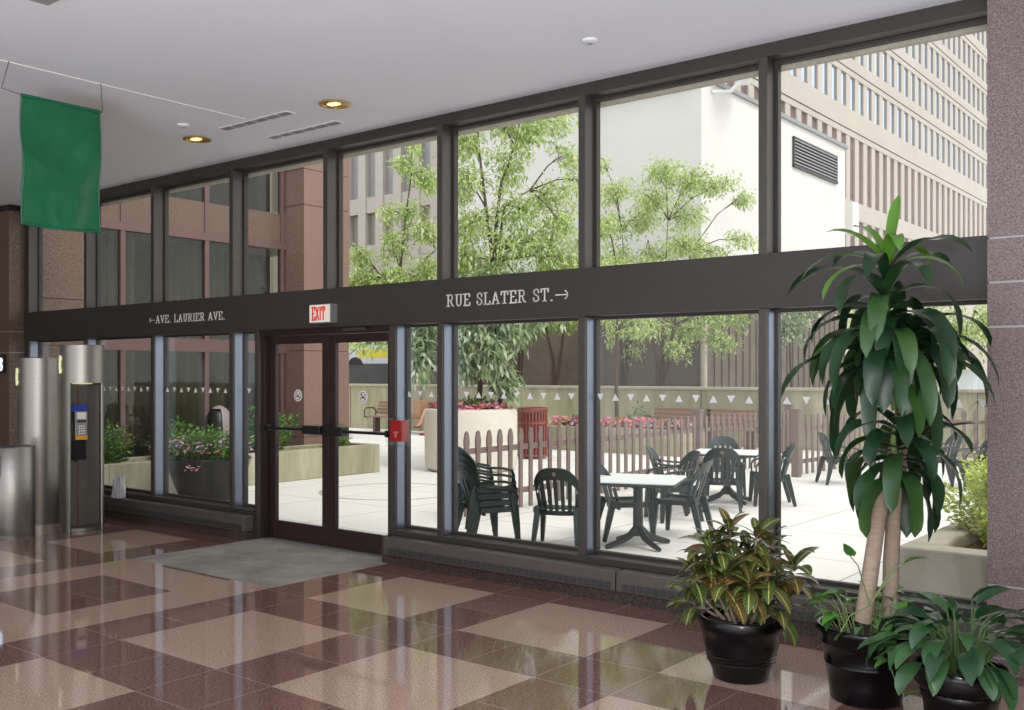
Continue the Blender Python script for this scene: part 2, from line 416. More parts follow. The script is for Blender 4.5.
# ------------------------------------------------------------------ room shell
FY = 6.20                     # inner face of the window wall
CEIL = 3.84
struct('floor', MB().box(-15, 5, -9, 6.42, -0.12, 0), M_floor)
struct('ceiling', MB().box(-15, 5, -9, 6.42, CEIL, 4.3), M_ceiling)
M_wall = mat('lobby_wall', S(150, 135, 122), 0.6, var=0.05, scale=2)
struct('wall_left', MB().box(-15, -14.3, -9, 6.42, 0, CEIL), M_wall)
struct('wall_right', MB().box(4.3, 5, -9, 6.42, 0, CEIL), M_wall)
struct('wall_front_right', MB().box(-0.2, 4.3, 6.0, 6.42, 0, CEIL), M_granite)
struct('trim_ceiling_joint', MB().box(-7.115, -7.10, -2, 5.27, CEIL-0.006, CEIL+0.01), M_white)

def stone_pillar(name, x0, x1, y0, y1, zs, m):
    mb = MB(); zz = [0]+zs+[CEIL]; g = 0.006
    for a, b in zip(zz, zz[1:]): mb.box(x0, x1, y0, y1, a+(g if a else 0), b-(g if b < CEIL else 0))
    o = struct(name, mb, m)
    j = MB().box(x0+0.008, x1-0.008, y0+0.008, y1-0.008, 0.01, CEIL-0.01)
    j.build('joint', M_joint, o); return o
stone_pillar('wall_pier_right', -1.37, -0.2, 5.94, 6.42, [0.09, 0.234, 0.487, 1.91, 2.155, 2.40], M_granite)
p = stone_pillar('wall_pier_left', -14.3, -13.06, 6.0, 6.42, [0.09, 0.487, 1.93, 2.20], M_granite_brown)
MB().box(-14.29, -13.05, 5.99, 6.41, 3.76, 3.835).build('shadow_gap', M_black, p)
# entrance mat set in the floor
m = mat('grey_mat_well_stone', S(162, 158, 152), 0.75, col2=S(112, 108, 102), scale=2.2, bump=0.25, bscale=60)
tag(MB().box(-8.17, -6.24, 4.86, 6.22, -0.02, 0.004).build('entrance_mat', m), 'worn grey mat set into the floor in front of the glass doors', 'mat')

# ------------------------------------------------------------------ window wall
XM = [-2.84-1.4535*k for k in range(8)]       # left edges of the mullions, right to left
MW = 0.062; D0, D1 = FY, 6.385
GY = 6.345                                    # glass plane
Z_SILL, Z_B0, Z_B1, Z_H = 0.285, 2.085, 2.445, 3.75
struct('trim_head', MB().box(-13.06, -1.37, D0, 6.42, Z_H, CEIL), M_bronze2)
struct('trim_soffit', MB().box(-13.06, -1.37, 6.387, 6.43, 3.703, 3.752), M_concrete)
struct('lintel_band', MB().box(-13.06, -1.37, D0-0.012, 6.42, Z_B0, Z_B1), M_bronze2)
DXL, DXR = -8.17, -6.32                       # door opening
struct('trim_sill', MB().box(-13.06, DXL-0.06, D0-0.02, 6.42, 0.235, Z_SILL), M_bronze2, bevel=0.004)
struct('trim_sill', MB().box(DXR+0.001, -1.37, D0-0.02, 6.42, 0.235, Z_SILL), M_bronze2, bevel=0.004)
struct('baseboard_left', MB().box(-13.06, DXL-0.06, 6.11, 6.42, 0, 0.235), M_granite_dark)
struct('baseboard_right', MB().box(DXR+0.001, -1.37, 6.11, 6.42, 0, 0.235), M_granite_dark)
for k, x in enumerate(XM):                    # upper mullions, then lower ones
    x0, x1 = x, x+MW
    if k == 7: x0, x1 = -13.06, x+MW
    struct('mullion', MB().box(x0, x1, D0, D1, Z_B1, Z_H), M_bronze, bevel=0.003)
    if k != 3:
        o = struct('mullion', MB().box(x0, x1, D0, D1, Z_SILL, Z_B0), M_bronze, bevel=0.003)
        MB().box(x1, x1+.005, D0+.02, GY-.02, Z_SILL+.005, Z_B0-.005).build('painted_sheen', M_sheen, o)  # added strip, its colour imitates reflected daylight on the mullion side
o = struct('door_post', MB().box(DXR, DXR+0.075, D0, D1, 0, Z_B0), M_bronze, bevel=0.003)
MB().box(DXR+.075, DXR+.08, D0+.02, GY-.02, Z_SILL+.005, Z_B0-.005).build('painted_sheen', M_sheen, o)  # same added reflection colour on the door post's right side
struct('door_post', MB().box(DXL-0.06, DXL, D0, D1, 0, Z_B0), M_bronze, bevel=0.003)

def pane(n, x0, x1, z0, z1, marks=True):
    t = thing('window_%d' % n, None, None, ((x0+x1)/2, GY, z0), kind='structure')
    r = 0.022
    fb = MB()
    for a, b, c, d in ((x0, x1, z0, z0+r), (x0, x1, z1-r, z1), (x0, x0+r, z0+r, z1-r), (x1-r, x1, z0+r, z1-r)): fb.box(a, b, GY-0.02, GY+0.03, c, d)
    fb.build('frame', M_bronze2, t, world=True)
    MB().box(x0+r, x1-r, GY-0.006, GY+0.006, z0+r, z1-r).build('glass', M_glass, t, world=True)
    if marks:
        mk = MB(); zc = 1.475; q = 0.026; i = 0
        xx = math.ceil((x0+0.03)/0.135)*0.135
        while xx < x1-0.03:
            up = (round(xx/0.135) % 2 == 0); s = 1 if up else -1
            mk.prism([(xx-q*1.15, zc-q*s), (xx+q*1.15, zc-q*s), (xx, zc+q*s)] if up else [(xx+q*1.15, zc+q), (xx-q*1.15, zc+q), (xx, zc-q)], 'y', GY-0.0085, GY-0.0065)
            xx += 0.135
        mk.build('safety_marking', M_sticker, t, world=True)
edges = sorted(XM)
n = 1
for a, b in zip(edges, edges[1:]+[-1.37]):    # upper row
    pane(n, a+MW, b, Z_B1, Z_H, False); n += 1
for a, b in ((edges[0], edges[1]), (edges[1], edges[2]), (edges[2], edges[3])):
    pane(n, a+MW, b, Z_SILL, Z_B0); n += 1
pane(n, edges[3]+MW, DXL-0.06, Z_SILL, Z_B0); n += 1
pane(n, DXR+0.075, edges[5], Z_SILL, Z_B0); n += 1
for a, b in ((edges[5], edges[6]), (edges[6], edges[7]), (edges[7], -1.37)):
    pane(n, a+MW, b, Z_SILL, Z_B0); n += 1

# doors
DY = 6.33; DZ = 2.03; XC = (DXL+DXR)/2
t = MB(); t.box(DXL, DXR, D0+0.04, D1, DZ, Z_B0); struct('trim_door_head', t, M_door)
t = MB(); t.box(DXL, DXL+0.035, D0+0.04, D1, 0, DZ); t.box(DXR-0.035, DXR, D0+0.04, D1, 0, DZ); struct('trim_door_jamb', t, M_door)
t = MB().box(DXL, DXR, D0+0.03, 6.42, 0, 0.012); struct('trim_threshold', t, M_grey_metal)
def door(name, x0, x1, sgn):
    o = thing(name, None, None, ((x0+x1)/2, DY, 0.012), kind='structure')
    sw, top, bot = 0.092, 0.085, 0.19
    y0, y1 = DY-0.022, DY+0.022
    MB().box(x0, x0+sw, y0, y1, 0.014, DZ-0.004).box(x1-sw, x1, y0, y1, 0.014, DZ-0.004).box(x0+sw, x1-sw, y0, y1, 0.014, bot).box(x0+sw, x1-sw, y0, y1, DZ-top, DZ-0.004).build('door_frame', M_door, o, world=True, bevel=0.004)
    MB().box(x0+sw, x1-sw, DY-0.005, DY+0.005, bot, DZ-top).build('glass', M_glass, o, world=True)
    b = MB(); zb = 1.115; yb = y0-0.06
    b.tube([(x0+0.05, yb, zb), (x1-0.05, yb, zb)], 0.014, 10); b.box(x0+0.03, x0+0.06, yb-0.01, y0+0.005, zb-0.03, zb+0.03); b.box(x1-0.06, x1-0.03, yb-0.01, y0+0.005, zb-0.03, zb+0.03)
    b.build('push_bar', M_black, o, world=True, smooth=True)
    lx = (x1-0.28, x1-0.02) if sgn < 0 else (x0+0.02, x0+0.28)
    MB().box(lx[0], lx[1], yb-0.035, y0+0.003, zb-0.042, zb+0.042).build('latch_case', M_black, o, world=True, bevel=0.008)
    cx = at_y(298.5 if sgn < 0 else 363.5, 394, DY).x; cz = 1.44
    s = MB(); R = 0.058
    ring = [(R*math.cos(2*PI*k/28), R*math.sin(2*PI*k/28)) for k in range(28)]
    s.prism([(cx+a, cz+b_) for a, b_ in ring][::-1], 'y', DY-0.0075, DY-0.0055)
    s.build('no_smoking_sticker', M_white, o, world=True)
    k = MB(); yk = DY-0.0085
    for i in range(28):
        a0, a1 = 2*PI*i/28, 2*PI*(i+1)/28
        f = lambda a, r: (cx+r*math.cos(a), cz+r*math.sin(a))
        k.prism([f(a0, .039), f(a1, .039), f(a1, .044), f(a0, .044)], 'y', yk, yk+0.001)
    for a, L_, w_, ox, oz in ((-PI/4, .08, .008, 0, 0), (0.0, .045, .012, -.002, -.008), (PI/2.4, .02, .006, .016, .012)):
        c_, s_ = math.cos(a), math.sin(a)
        k.prism([(cx+ox+c_*u-s_*v, cz+oz+s_*u+c_*v) for u, v in ((-L_/2, -w_/2), (L_/2, -w_/2), (L_/2, w_/2), (-L_/2, w_/2))], 'y', yk, yk+0.001)
    k.build('sticker_symbol', M_black, o, world=True)
door('door_1', DXL+0.037, XC-0.003, -1); door('door_2', XC+0.003, DXR-0.037, 1)
tag(MB().box(-6.92, -6.62, 6.19, 6.235, 2.045, 2.075).build('door_closer', M_bronze, None, bevel=0.008), 'slim bronze door closer above the right glass door', 'door closer')

# convector heater covers
def heater(x0, x1, label):
    o = thing('heater_cover', label, 'heater', ((x0+x1)/2, 6.13, 0.09), group='low heater covers along the window wall')
    MB().box(x0, x1, 6.055, 6.175, 0.088, 0.236).build('casing', M_heater, o, world=True, bevel=0.006)
    g = MB(); x = x0+0.05
    while x < x1-0.08: g.box(x, x+0.05, 6.0515, 6.056, 0.10, 0.152); x += 0.062
    g.build('grille', M_grille, o, world=True)
heater(-13.0, -8.22, 'long brown heater cover low under the windows beside the payphones')
heater(-6.24, -3.875, 'low brown heater cover with grille just right of the glass doors')
heater(-3.865, -1.40, 'low brown heater cover running behind the potted plants to the granite pier')

# ------------------------------------------------------------------ lettering on the band
GL = {
 'I': (.36, [[(.18,0),(.18,1)]], [(0,.36,0),(0,.36,1)]),
 'L': (.68, [[(.17,0),(.17,1)],[(.05,0),(.64,0),(.64,.26)]], [(0,.36,1),(0,.3,0)]),
 'T': (.74, [[(.37,0),(.37,1)],[(.04,.74),(.04,1),(.70,1),(.70,.74)]], [(.2,.54,0)]),
 'E': (.70, [[(.16,0),(.16,1)],[(.02,1),(.62,1),(.62,.76)],[(.16,.52),(.46,.52)],[(.02,0),(.66,0),(.66,.25)]], []),
 'A': (.82, [[(.12,0),(.40,1)],[(.40,1),(.70,0)],[(.24,.34),(.58,.34)]], [(0,.26,0),(.54,.82,0)]),
 'V': (.80, [[(.12,1),(.40,0)],[(.40,0),(.68,1)]], [(0,.26,1),(.54,.8,1)]),
 'R': (.80, [[(.17,0),(.17,1)],[(.02,1),(.45,1),(.58,.93),(.62,.77),(.58,.6),(.45,.52),(.17,.52)],[(.42,.52),(.62,.06),(.76,.02)]], [(0,.34,0)]),
 'U': (.80, [[(.17,1),(.17,.25),(.26,.07),(.40,0),(.54,.07),(.63,.25),(.63,1)]], [(0,.34,1),(.46,.8,1)]),
 'S': (.62, [[(.53,.72),(.53,.88),(.42,.99),(.28,1),(.13,.93),(.08,.77),(.15,.62),(.3,.53),(.46,.44),(.55,.28),(.49,.08),(.33,0),(.17,.02),(.07,.12),(.06,.3)]], []),
 'X': (.74, [[(.08,0),(.66,1)],[(.08,1),(.66,0)]], []),
 '.': (.26, [[(.1,0.02),(.2,0.02)]], []),
 ' ': (.42, [], []),
 '>': (1.25, [[(.05,.45),(1.15,.45)],[(.92,.8),(1.06,.66),(1.15,.45),(1.06,.24),(.92,.1)]], []),
 '<': (1.0, [[(.1,.45),(.95,.45)],[(.08,.72),(.08,.18)]], []),
}
def stroke(mb, a, b, th, o, sx, sz, y0, y1):
    ax, az = o[0]+a[0]*sx, o[1]+a[1]*sz; bx, bz = o[0]+b[0]*sx, o[1]+b[1]*sz
    d = Vector((bx-ax, bz-az)); L_ = d.length
    if L_ < 1e-6: return
    d /= L_; nn = Vector((-d.y, d.x))*th/2; e = d*th*0.35
    mb.prism([(ax-e.x-nn.x, az-e.y-nn.y), (bx+e.x-nn.x, bz+e.y-nn.y), (bx+e.x+nn.x, bz+e.y+nn.y), (ax-e.x+nn.x, az-e.y+nn.y)], 'y', y0, y1)
def write(mb, text, x, z, h, total, y0, y1, th=0.13, serif=True, gap=0.14):
    wid = sum(GL[c][0]+gap for c in text)-gap; sx = total/wid
    for c in text:
        w_, st, sf = GL[c]
        for pl in st:
            for a, b in zip(pl, pl[1:]): stroke(mb, a, b, th*h, (x, z), sx, h, y0, y1)
        if serif:
            for a, b, zz in sf: stroke(mb, (a, zz), (b, zz), th*h*0.7, (x, z), sx, h, y0, y1)
        x += (w_+gap)*sx
yb = D0-0.012
a = at_y(447, 304, yb); b = at_y(569, 297, yb)
def wall_sign(label, text, x, z, h, total):
    t = thing('wall_lettering', label, 'sign', (x+total/2, yb, z))
    wid = sum(GL[c][0]+.14 for c in text)-.14-.45; u = total/wid
    for word in text.split(' '):
        ww = (sum(GL[c][0]+.14 for c in word)-.14)*u; m = MB()
        ar = word in '<>'
        write(m, word, x, z, h*(.95 if ar else 1), ww, yb-0.006, yb, 0.085 if ar else 0.105, not ar)
        m.build('arrow' if ar else 'lettering', M_white, t, world=True); x += ww+(GL[' '][0]+.28)*u*(.35 if ar or text.endswith(word+' >') else 1)
wall_sign('white street-name lettering with arrow right, RUE SLATER ST., on bronze band', 'RUE SLATER ST. >', a.x, 2.216, 0.094, b.x-a.x)
a = at_y(150, 322, yb); b = at_y(225, 316, yb)
wall_sign('white street-name lettering with arrow left, AVE. LAURIER AVE., on bronze band', '< AVE. LAURIER AVE.', a.x, 2.216, 0.08, b.x-a.x)
# exit sign
a = at_y(309, 300, 6.10); b = at_y(330, 300, 6.10); z1 = at_y(320, 304, 6.10).z; z0 = at_y(320, 323, 6.10).z
t = thing('exit_sign', 'small lit EXIT sign with red letters on the band above the doors', 'exit sign', ((a.x+b.x)/2, 6.19, z0))
MB().box(a.x, b.x, 6.105, yb+0.002, z0, z1).build('housing', M_grey_metal, t, world=True, bevel=0.004)
MB().box(a.x+.008, b.x-.008, 6.099, 6.106, z0+.008, z1-.008).build('face', M_exit_face, t, world=True)
mb = MB(); write(mb, 'EXIT', a.x+.045, z0+.03, z1-z0-.06, (b.x-a.x)*.62, 6.094, 6.0985, 0.11, False, 0.12); mb.build('exit_lettering', M_exit_red, t, world=True)
# fire alarm on the door post
a = at_y(390.5, 430, 6.15); b = at_y(406.5, 430, 6.15); z1 = at_y(398, 418, 6.15).z; z0 = at_y(398, 446, 6.15).z
t = thing('fire_alarm_pull', 'red fire alarm pull station under a clear cover on the door post', 'fire alarm', ((a.x+b.x)/2, 6.2, z0))
MB().box(a.x+.02, b.x-.02, 6.12, 6.202, z0+.04, z1-.02).build('alarm_box', M_red, t, world=True, bevel=0.006)
cx = (a.x+b.x)/2; zc = (z0+z1)/2
MB().box(cx-.008, cx+.008, 6.112, 6.121, zc-.045, zc+.005).box(cx-.028, cx+.028, 6.112, 6.121, zc-.008, zc+.006).build('pull_handle', mat('alarm_pale_red', S(226, 150, 150), .4), t, world=True)
c = MB(); c.box(a.x, b.x, 6.085, 6.09, z0, z1); c.box(a.x, a.x+.006, 6.09, 6.2, z0, z1); c.box(b.x-.006, b.x, 6.09, 6.2, z0, z1); c.box(a.x, b.x, 6.09, 6.2, z1-.006, z1); c.box(a.x, b.x, 6.09, 6.2, z0, z0+.006)
c.build('clear_cover', M_glass, t, world=True)

# ------------------------------------------------------------------ ceiling fittings
def downlight(x, y, label):
    t = thing('ceiling_downlight', label, 'ceiling light', (x, y, CEIL), group='recessed gold downlights')
    MB().lathe([(0.128, -0.004), (0.128, -0.012), (0.108, -0.012), (0.104, -0.004), (0.128, -0.004)], (0, 0, 0), 36, close=False).build('trim_ring', M_gold, t, smooth=True)
    MB().lathe([(0.104, -0.006), (0.095, -0.0045), (0.08, -0.003), (0.0, -0.002)], (0, 0, 0), 36).build('reflector', M_gold, t, smooth=True)
    b = MB()
    for k in range(4): b.obox((-0.045+0.03*k, -.01, -0.009), 0.012, 0.09-0.02*abs(k-1.5), 0.006)
    b.build('lamp', M_lamp, t)
    l = lamp('downlight_beam', 'SPOT', (x, y, CEIL-0.03), 25, (1, 0.85, 0.6), spot_size=2.2, spot_blend=0.6, shadow_soft_size=0.06)
downlight(-8.06, 5.42, 'gold round downlight in the ceiling, the one farther from the pier')
downlight(-6.14, 5.41, 'gold round downlight in the ceiling, the one above the exit sign')
def vent(x0, x1, y, label):
    t = thing('ceiling_vent', label, 'vent', ((x0+x1)/2, y, CEIL), group='slotted ceiling vents')
    MB().box(x0, x1, y-.05, y+.05, CEIL-.006, CEIL+.004).build('frame', M_cctv, t, world=True)
    g = MB(); k = 6; L_ = (x1-x0)/k
    for i in range(k): g.box(x0+i*L_+.012, x0+(i+1)*L_-.012, y-.036, y+.036, CEIL-.0085, CEIL-.0055)
    g.build('slot', mat('vent_slot', S(140, 137, 140), 0.6), t, world=True)
vent(-7.56, -6.62, 5.35, 'long slotted air vent in the ceiling between the two downlights')
vent(-7.50, -6.54, 5.82, 'long slotted air vent in the ceiling closest to the window head')
def detector(x, y, label):
    t = thing('smoke_detector', label, 'smoke detector', (x, y, CEIL), group='small ceiling discs')
    MB().lathe([(0, -.022), (.03, -.022), (.05, -.014), (.052, 0)], (0, 0, 0), 24).build('cover', M_cctv, t, smooth=True)
    MB().lathe([(0, -.03), (.016, -.028), (.018, -.021)], (0, 0, 0), 16).build('sensor', M_grey_metal, t, smooth=True)
detector(-7.70, 5.04, 'small white ceiling disc just left of the downlight nearer the banner')
detector(-3.66, 5.42, 'small white ceiling disc alone over the middle windows')
t = thing('ceiling_hatch', 'square access panel in the ceiling at the top left of the photo', 'access panel', (-5.5, 2.6, CEIL))
MB().box(-5.82, -5.2, 2.29, 2.91, CEIL-.012, CEIL).build('frame', M_white, t, world=True)
MB().box(-5.80, -5.22, 2.31, 2.89, CEIL-.016, CEIL-.008).build('panel', mat('hatch_grey', S(150, 146, 148), 0.7), t, world=True)

# ------------------------------------------------------------------ green banner
bx, y0, y1, zt, zb = -7.1, 3.35, 3.935, 3.625, 2.72
t = thing('hanging_banner', 'plain green fabric banner hanging from the ceiling', 'banner', (bx, (y0+y1)/2, zb))
def bn(u, v):
    s = v*v
    return Vector((bx+0.018*math.sin(u*9+v*3)*s*0.6+0.012*math.sin(u*4-v*8)+0.022*mnoise.noise((u*3+v*2, v*3.5-u, 1))+0.008*mnoise.noise((u*9-v*7, v*9, 4))*(.3+v), y0+(y1-y0)*u, zt-(zt-zb)*v-0.012*math.sin(u*PI)*v))
MB().sheet(lambda u, v: bn(u, v), 36, 44, 0.003).build('cloth', M_green_banner, t, world=True, smooth=True, angle=180)
h = MB()
h.tube([bn(0, v/30) for v in range(31)], 0.007, 6); h.tube([bn(1, v/30) for v in range(31)], 0.007, 6); h.tube([bn(u/30, 1) for u in range(31)], 0.009, 6)
h.build('hem', M_green_trim, t, world=True, smooth=True)
MB().tube([(bx, y0-.005, zt), (bx, y1+.005, zt)], 0.013, 10).build('top_rod', M_green_trim, t, world=True, smooth=True)
MB().tube([(bx, y0, zt), (bx, y0-.14, zt+.02), (bx, y0-.09, CEIL)], 0.004, 6).build('cord', M_cord, t, world=True)
MB().tube([(bx, y1+.02, zt), (bx, y1+.005, CEIL)], 0.004, 6).build('cord', M_cord, t, world=True)

# ------------------------------------------------------------------ payphone kiosks
def handset_prism(mb, M, h=0.19, w=0.038, d=0.012):
    """flat telephone-receiver symbol in the local xz plane"""
    pl = [(-.5,.5),(-.1,.5),(.35,.42),(.4,.24),(-.05,.2),(-.05,-.2),(.4,-.24),(.35,-.42),(-.1,-.5),(-.5,-.5),(-.75,-.3),(-.85,0),(-.75,.3)]
    vs = [M@Vector((p[0]*w, -d, p[1]*h)) for p in pl]+[M@Vector((p[0]*w, 0, p[1]*h)) for p in pl]; n_ = len(pl)
    mb.add(vs, [tuple(range(n_)), tuple(range(2*n_-1, n_-1, -1))]+[((i+1) % n_, i, i+n_, (i+1) % n_+n_) for i in range(n_)])
def kiosk(label, cx, cy, top, drum, mid, sign_ang, sign_z):
    """mid: the direction the booth opens to"""
    t = thing('payphone_kiosk', label, 'payphone', (cx, cy, 0), group='tall brushed steel payphone kiosks')
    R, ri, half = 0.217, 0.203, math.radians(49)
    sh = MB(); a0, a1 = mid+half, mid+2*PI-half
    sh.lathe([(R, 0), (R, drum), (ri, drum), (ri, 0), (R, 0)], (0, 0, 0), 44, a0, a1)
    for a in (a0, a1):
        P = [(R*math.cos(a), R*math.sin(a)), (ri*math.cos(a), ri*math.sin(a))]
        sh.add([(P[0][0], P[0][1], 0), (P[1][0], P[1][1], 0), (P[1][0], P[1][1], drum), (P[0][0], P[0][1], drum)], [(0, 1, 2, 3)])
    sh.build('shell', M_steel, t, smooth=True)
    MB().lathe([(R, drum), (R, top-.006), (R-.006, top), (0, top)], (0, 0, 0), 52).build('drum', M_steel, t, smooth=True)
    MB().lathe([(0, drum-.012), (.10, drum-.012), (.10, drum), (0, drum)], (0, 0, 0), 30).build('kiosk_lamp', M_kiosk_lamp, t)
    MB().lathe([(0, 0.002), (ri, 0.002), (ri, .035), (0, .035)], (0, 0, 0), 40).build('floor_plate', M_steel_dark, t)
    Mx = Matrix.Rotation(mid-PI/2+PI, 3, 'Z')     # local -y looks out of the opening
    bk = MB(); bk.obox(Mx@Vector((0, 0.05, drum/2)), 0.385, 0.012, drum-.05, Mx); bk.build('back_panel', M_steel_dark, t)
    MB().obox(Mx@Vector((-0.03, 0.040, drum/2)), 0.012, 0.012, drum-.06, Mx).build('panel_seam', M_shoe, t)
    ph = thing('phone', None, None, (0, 0, 0)); ph.parent = t
    ox, zz = -0.055, 1.02
    MB().obox(Mx@Vector((ox, 0.025, zz)), 0.19, 0.045, 0.56, Mx).build('mounting_plate', M_black, ph, bevel=.006)
    MB().obox(Mx@Vector((ox+.03, -0.025, zz+.09)), 0.125, 0.07, 0.30, Mx).build('phone_body', M_grey_metal, ph, bevel=.006)
    MB().obox(Mx@Vector((ox+.01, -0.02, zz+.27)), 0.17, 0.085, 0.07, Mx).build('blue_header', mat('phone_blue', S(36, 60, 150), .4), ph)
    MB().obox(Mx@Vector((ox+.03, -0.062, zz+.19)), 0.09, .006, .07, Mx).build('display', M_white, ph)
    k = MB()
    for i in range(4):
        for j in range(3): k.obox(Mx@Vector((ox+.01+.024*j, -0.062, zz+.08-.026*i)), .015, .006, .015, Mx)
    k.build('keypad', M_white, ph)
    MB().obox(Mx@Vector((ox+.03, -0.062, zz+.13)), 0.09, .008, .02, Mx).build('card_slot', M_black, ph)
    MB().obox(Mx@Vector((ox+.03, -0.06, zz-.045)), 0.125, .01, .04, Mx).build('yellow_strip', mat('phone_yellow', S(226, 160, 40), .4), ph)
    hs = MB(); hx = ox-.075
    hs.tube([Mx@Vector((hx, -.05, zz+.12)), Mx@Vector((hx, -.075, zz+.07)), Mx@Vector((hx, -.08, zz)), Mx@Vector((hx, -.075, zz-.06)), Mx@Vector((hx, -.05, zz-.11))], [.027, .022, .017, .022, .027], 10)
    hs.tube([Mx@Vector((hx, -.05, zz-.11)), Mx@Vector((hx, -.06, zz-.22)), Mx@Vector((hx+.05, -.05, zz-.30)), Mx@Vector((hx+.09, -.02, zz-.2))], .007, 8)
    hs.build('handset', M_black, ph, smooth=True)
    s = MB(); a = sign_ang
    s_M = Matrix.Translation(Vector((math.cos(a)*(R+.002), math.sin(a)*(R+.002), sign_z)))@Matrix.Rotation(a+PI/2, 4, 'Z')
    handset_prism(s, s_M); s.build('phone_symbol', M_phone_sign, t)
phi = math.atan2(-5.44, 10.18)
kiosk('tall steel payphone kiosk, open front showing the phone, drum top', -10.18, 5.44, 1.96, 1.557, phi+math.radians(17), phi-math.radians(68), 1.75)
kiosk('tall steel payphone kiosk seen closed, behind the short steel bin', -10.99, 5.37, 1.83, 1.45, phi+PI*0.98, phi-math.radians(68), 1.62)
t = thing('litter_bin', 'short brushed steel cylinder bin at the left edge, before the kiosks', 'bin', (-10.37, 4.79, 0))
MB().lathe([(.214, 0.0), (.217, .01), (.217, .90), (.21, .91), (0, .91)], (0, 0, 0), 48).build('body', M_steel, t, smooth=True)
a = phi-math.radians(52)
o_ = MB().obox((.205*math.cos(a), .205*math.sin(a), .72), .03, .2, .22, Matrix.Rotation(a, 3, 'Z')).build('slot', M_black, t)
MB().lathe([(.219, .0), (.219, .025), (.2, .025)], (0, 0, 0), 48).build('foot_ring', M_steel_dark, t, smooth=True)

# ------------------------------------------------------------------ outside: ground, walls, buildings
struct('ground', MB().box(-80, 40, 6.42, 120, -0.3, -0.002), M_paving)
struct('ground_ring', MB().lathe([(1.02, -0.002), (1.02, 0.002), (0.97, 0.002), (0.97, -0.002)], tuple(ground(392, 491)), 48, close=False), M_concrete)
rw = MB().box(-30, 8, 20.9, 21.3, 0, 1.29)
o = struct('retaining_wall', rw, M_concrete_st)
MB().box(-30.02, 8.02, 20.86, 21.34, 1.29, 1.35).build('coping', M_concrete, o)
j = MB()
for i in range(13): j.box(-29+3*i, -28.985+3*i, 20.893, 20.9, 0.02, 1.28)
j.build('joint', M_joint_dark, o)
struct('ground_bed', MB().box(-24.6, -13.9, 21.3, 26.99, 0, 1.22).box(-13.9, -9.0, 21.3, 25.5, 0, 1.22), M_soil)
struct('ground_street', MB().box(-80, -24.6, 25.2, 60, 0, 1.75), M_asphalt)
struct('parapet_wall', MB().box(-40, -24.6, 24.6, 25.2, 0, 1.97), mat('dark_stone', S(62, 62, 64), 0.7, var=0.2, scale=2))

# pale block with louvre
t = thing('concrete_building', 'pale windowless concrete block with a louvred vent behind the trees', 'building', (-19.4, 33, 0))
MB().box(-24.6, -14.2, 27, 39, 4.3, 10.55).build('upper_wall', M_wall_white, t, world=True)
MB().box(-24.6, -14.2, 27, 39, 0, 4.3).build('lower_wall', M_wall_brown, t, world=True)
rb = MB()
for i in range(24): rb.box(-14.2, -14.15, 27.3+0.5*i, 27.34+0.5*i, 0, 4.28)
rb.build('board_mark', M_wall_brown, t, world=True)
MB().box(-24.7, -14.1, 26.9, 39.1, 10.55, 10.68).build('coping', M_grey_metal, t, world=True)
MB().tube([(-24.5, 26.84, 10.40), (-14.3, 26.84, 10.40)], .05, 8).build('roof_pipe', M_grey_metal, t, world=True)
lv = thing('louvred_vent', None, None, (0, 0, 0)); lv.parent = t; lv.location = (0, 0, 0)
def wbuild(mb, name, m, par): return mb.build(name, m, par, loc=None, world=True)
ys0, ys1, zs0, zs1 = 33.8, 38.0, 9.03, 10.08
f = MB()
f.box(-14.2, -14.12, ys0, ys0+.07, zs0, zs1).box(-14.2, -14.12, ys1-.07, ys1, zs0, zs1).box(-14.2, -14.12, ys0, ys1, zs1-.07, zs1).box(-14.2, -14.10, ys0, ys1, zs0-.03, zs0+.05)
wbuild(f, 'vent_frame', M_bronze2, lv)
wbuild(MB().box(-14.205, -14.19, ys0, ys1, zs0, zs1), 'vent_back', M_black, lv)
f = MB()
for i in range(8):
    z = zs0+.10+.118*i; f.prism([(-14.19, z+.06), (-14.12, z), (-14.12, z+.03), (-14.19, z+.09)], 'y', ys0+.07, ys1-.07) if False else f.add([(x, y, zz) for y in (ys0+.07, ys1-.07) for x, zz in ((-14.19, z+.05), (-14.12, z), (-14.12, z+.045), (-14.19, z+.095))], [(0,1,2,3),(7,6,5,4),(0,4,5,1),(1,5,6,2),(2,6,7,3),(3,7,4,0)])
wbuild(f, 'vent_slat', M_grey_metal, lv)
MB().box(-14.2, -13.9, 39.0, 39.7, 7.2, 8.45).build('service_box', M_wall_white, t, world=True)
c = at_x(712, 92, -14.19)
t = thing('security_camera', 'white security camera on a bracket high on the pale block corner', 'security camera', tuple(c))
MB().tube([c, c+Vector((.45, .35, .02)), c+Vector((.75, .6, .45))], .06, 10).build('bracket', M_cctv, t, world=True, smooth=True)
MB().obox(c+Vector((.8, .55, .6)), .42, 1.3, .36, Matrix.Rotation(.5, 3, 'Z')@Matrix.Rotation(-.12, 3, 'X')).build('camera_body', M_cctv, t, world=True, bevel=.04)
MB().obox(c+Vector((.8, .5, .82)), .52, 1.55, .05, Matrix.Rotation(.5, 3, 'Z')@Matrix.Rotation(-.12, 3, 'X')).build('sun_hood', M_cctv, t, world=True)
a = at_y(703, 388, 26.8)
tag(MB().tube([(a.x, 26.86, 1.22), (a.x, 26.86, 4.4), (a.x, 26.95, 5.2)], .1, 12).build('drainpipe', M_concrete, None, smooth=True), 'pale upright pipe at the corner of the brown lower wall', 'pipe')

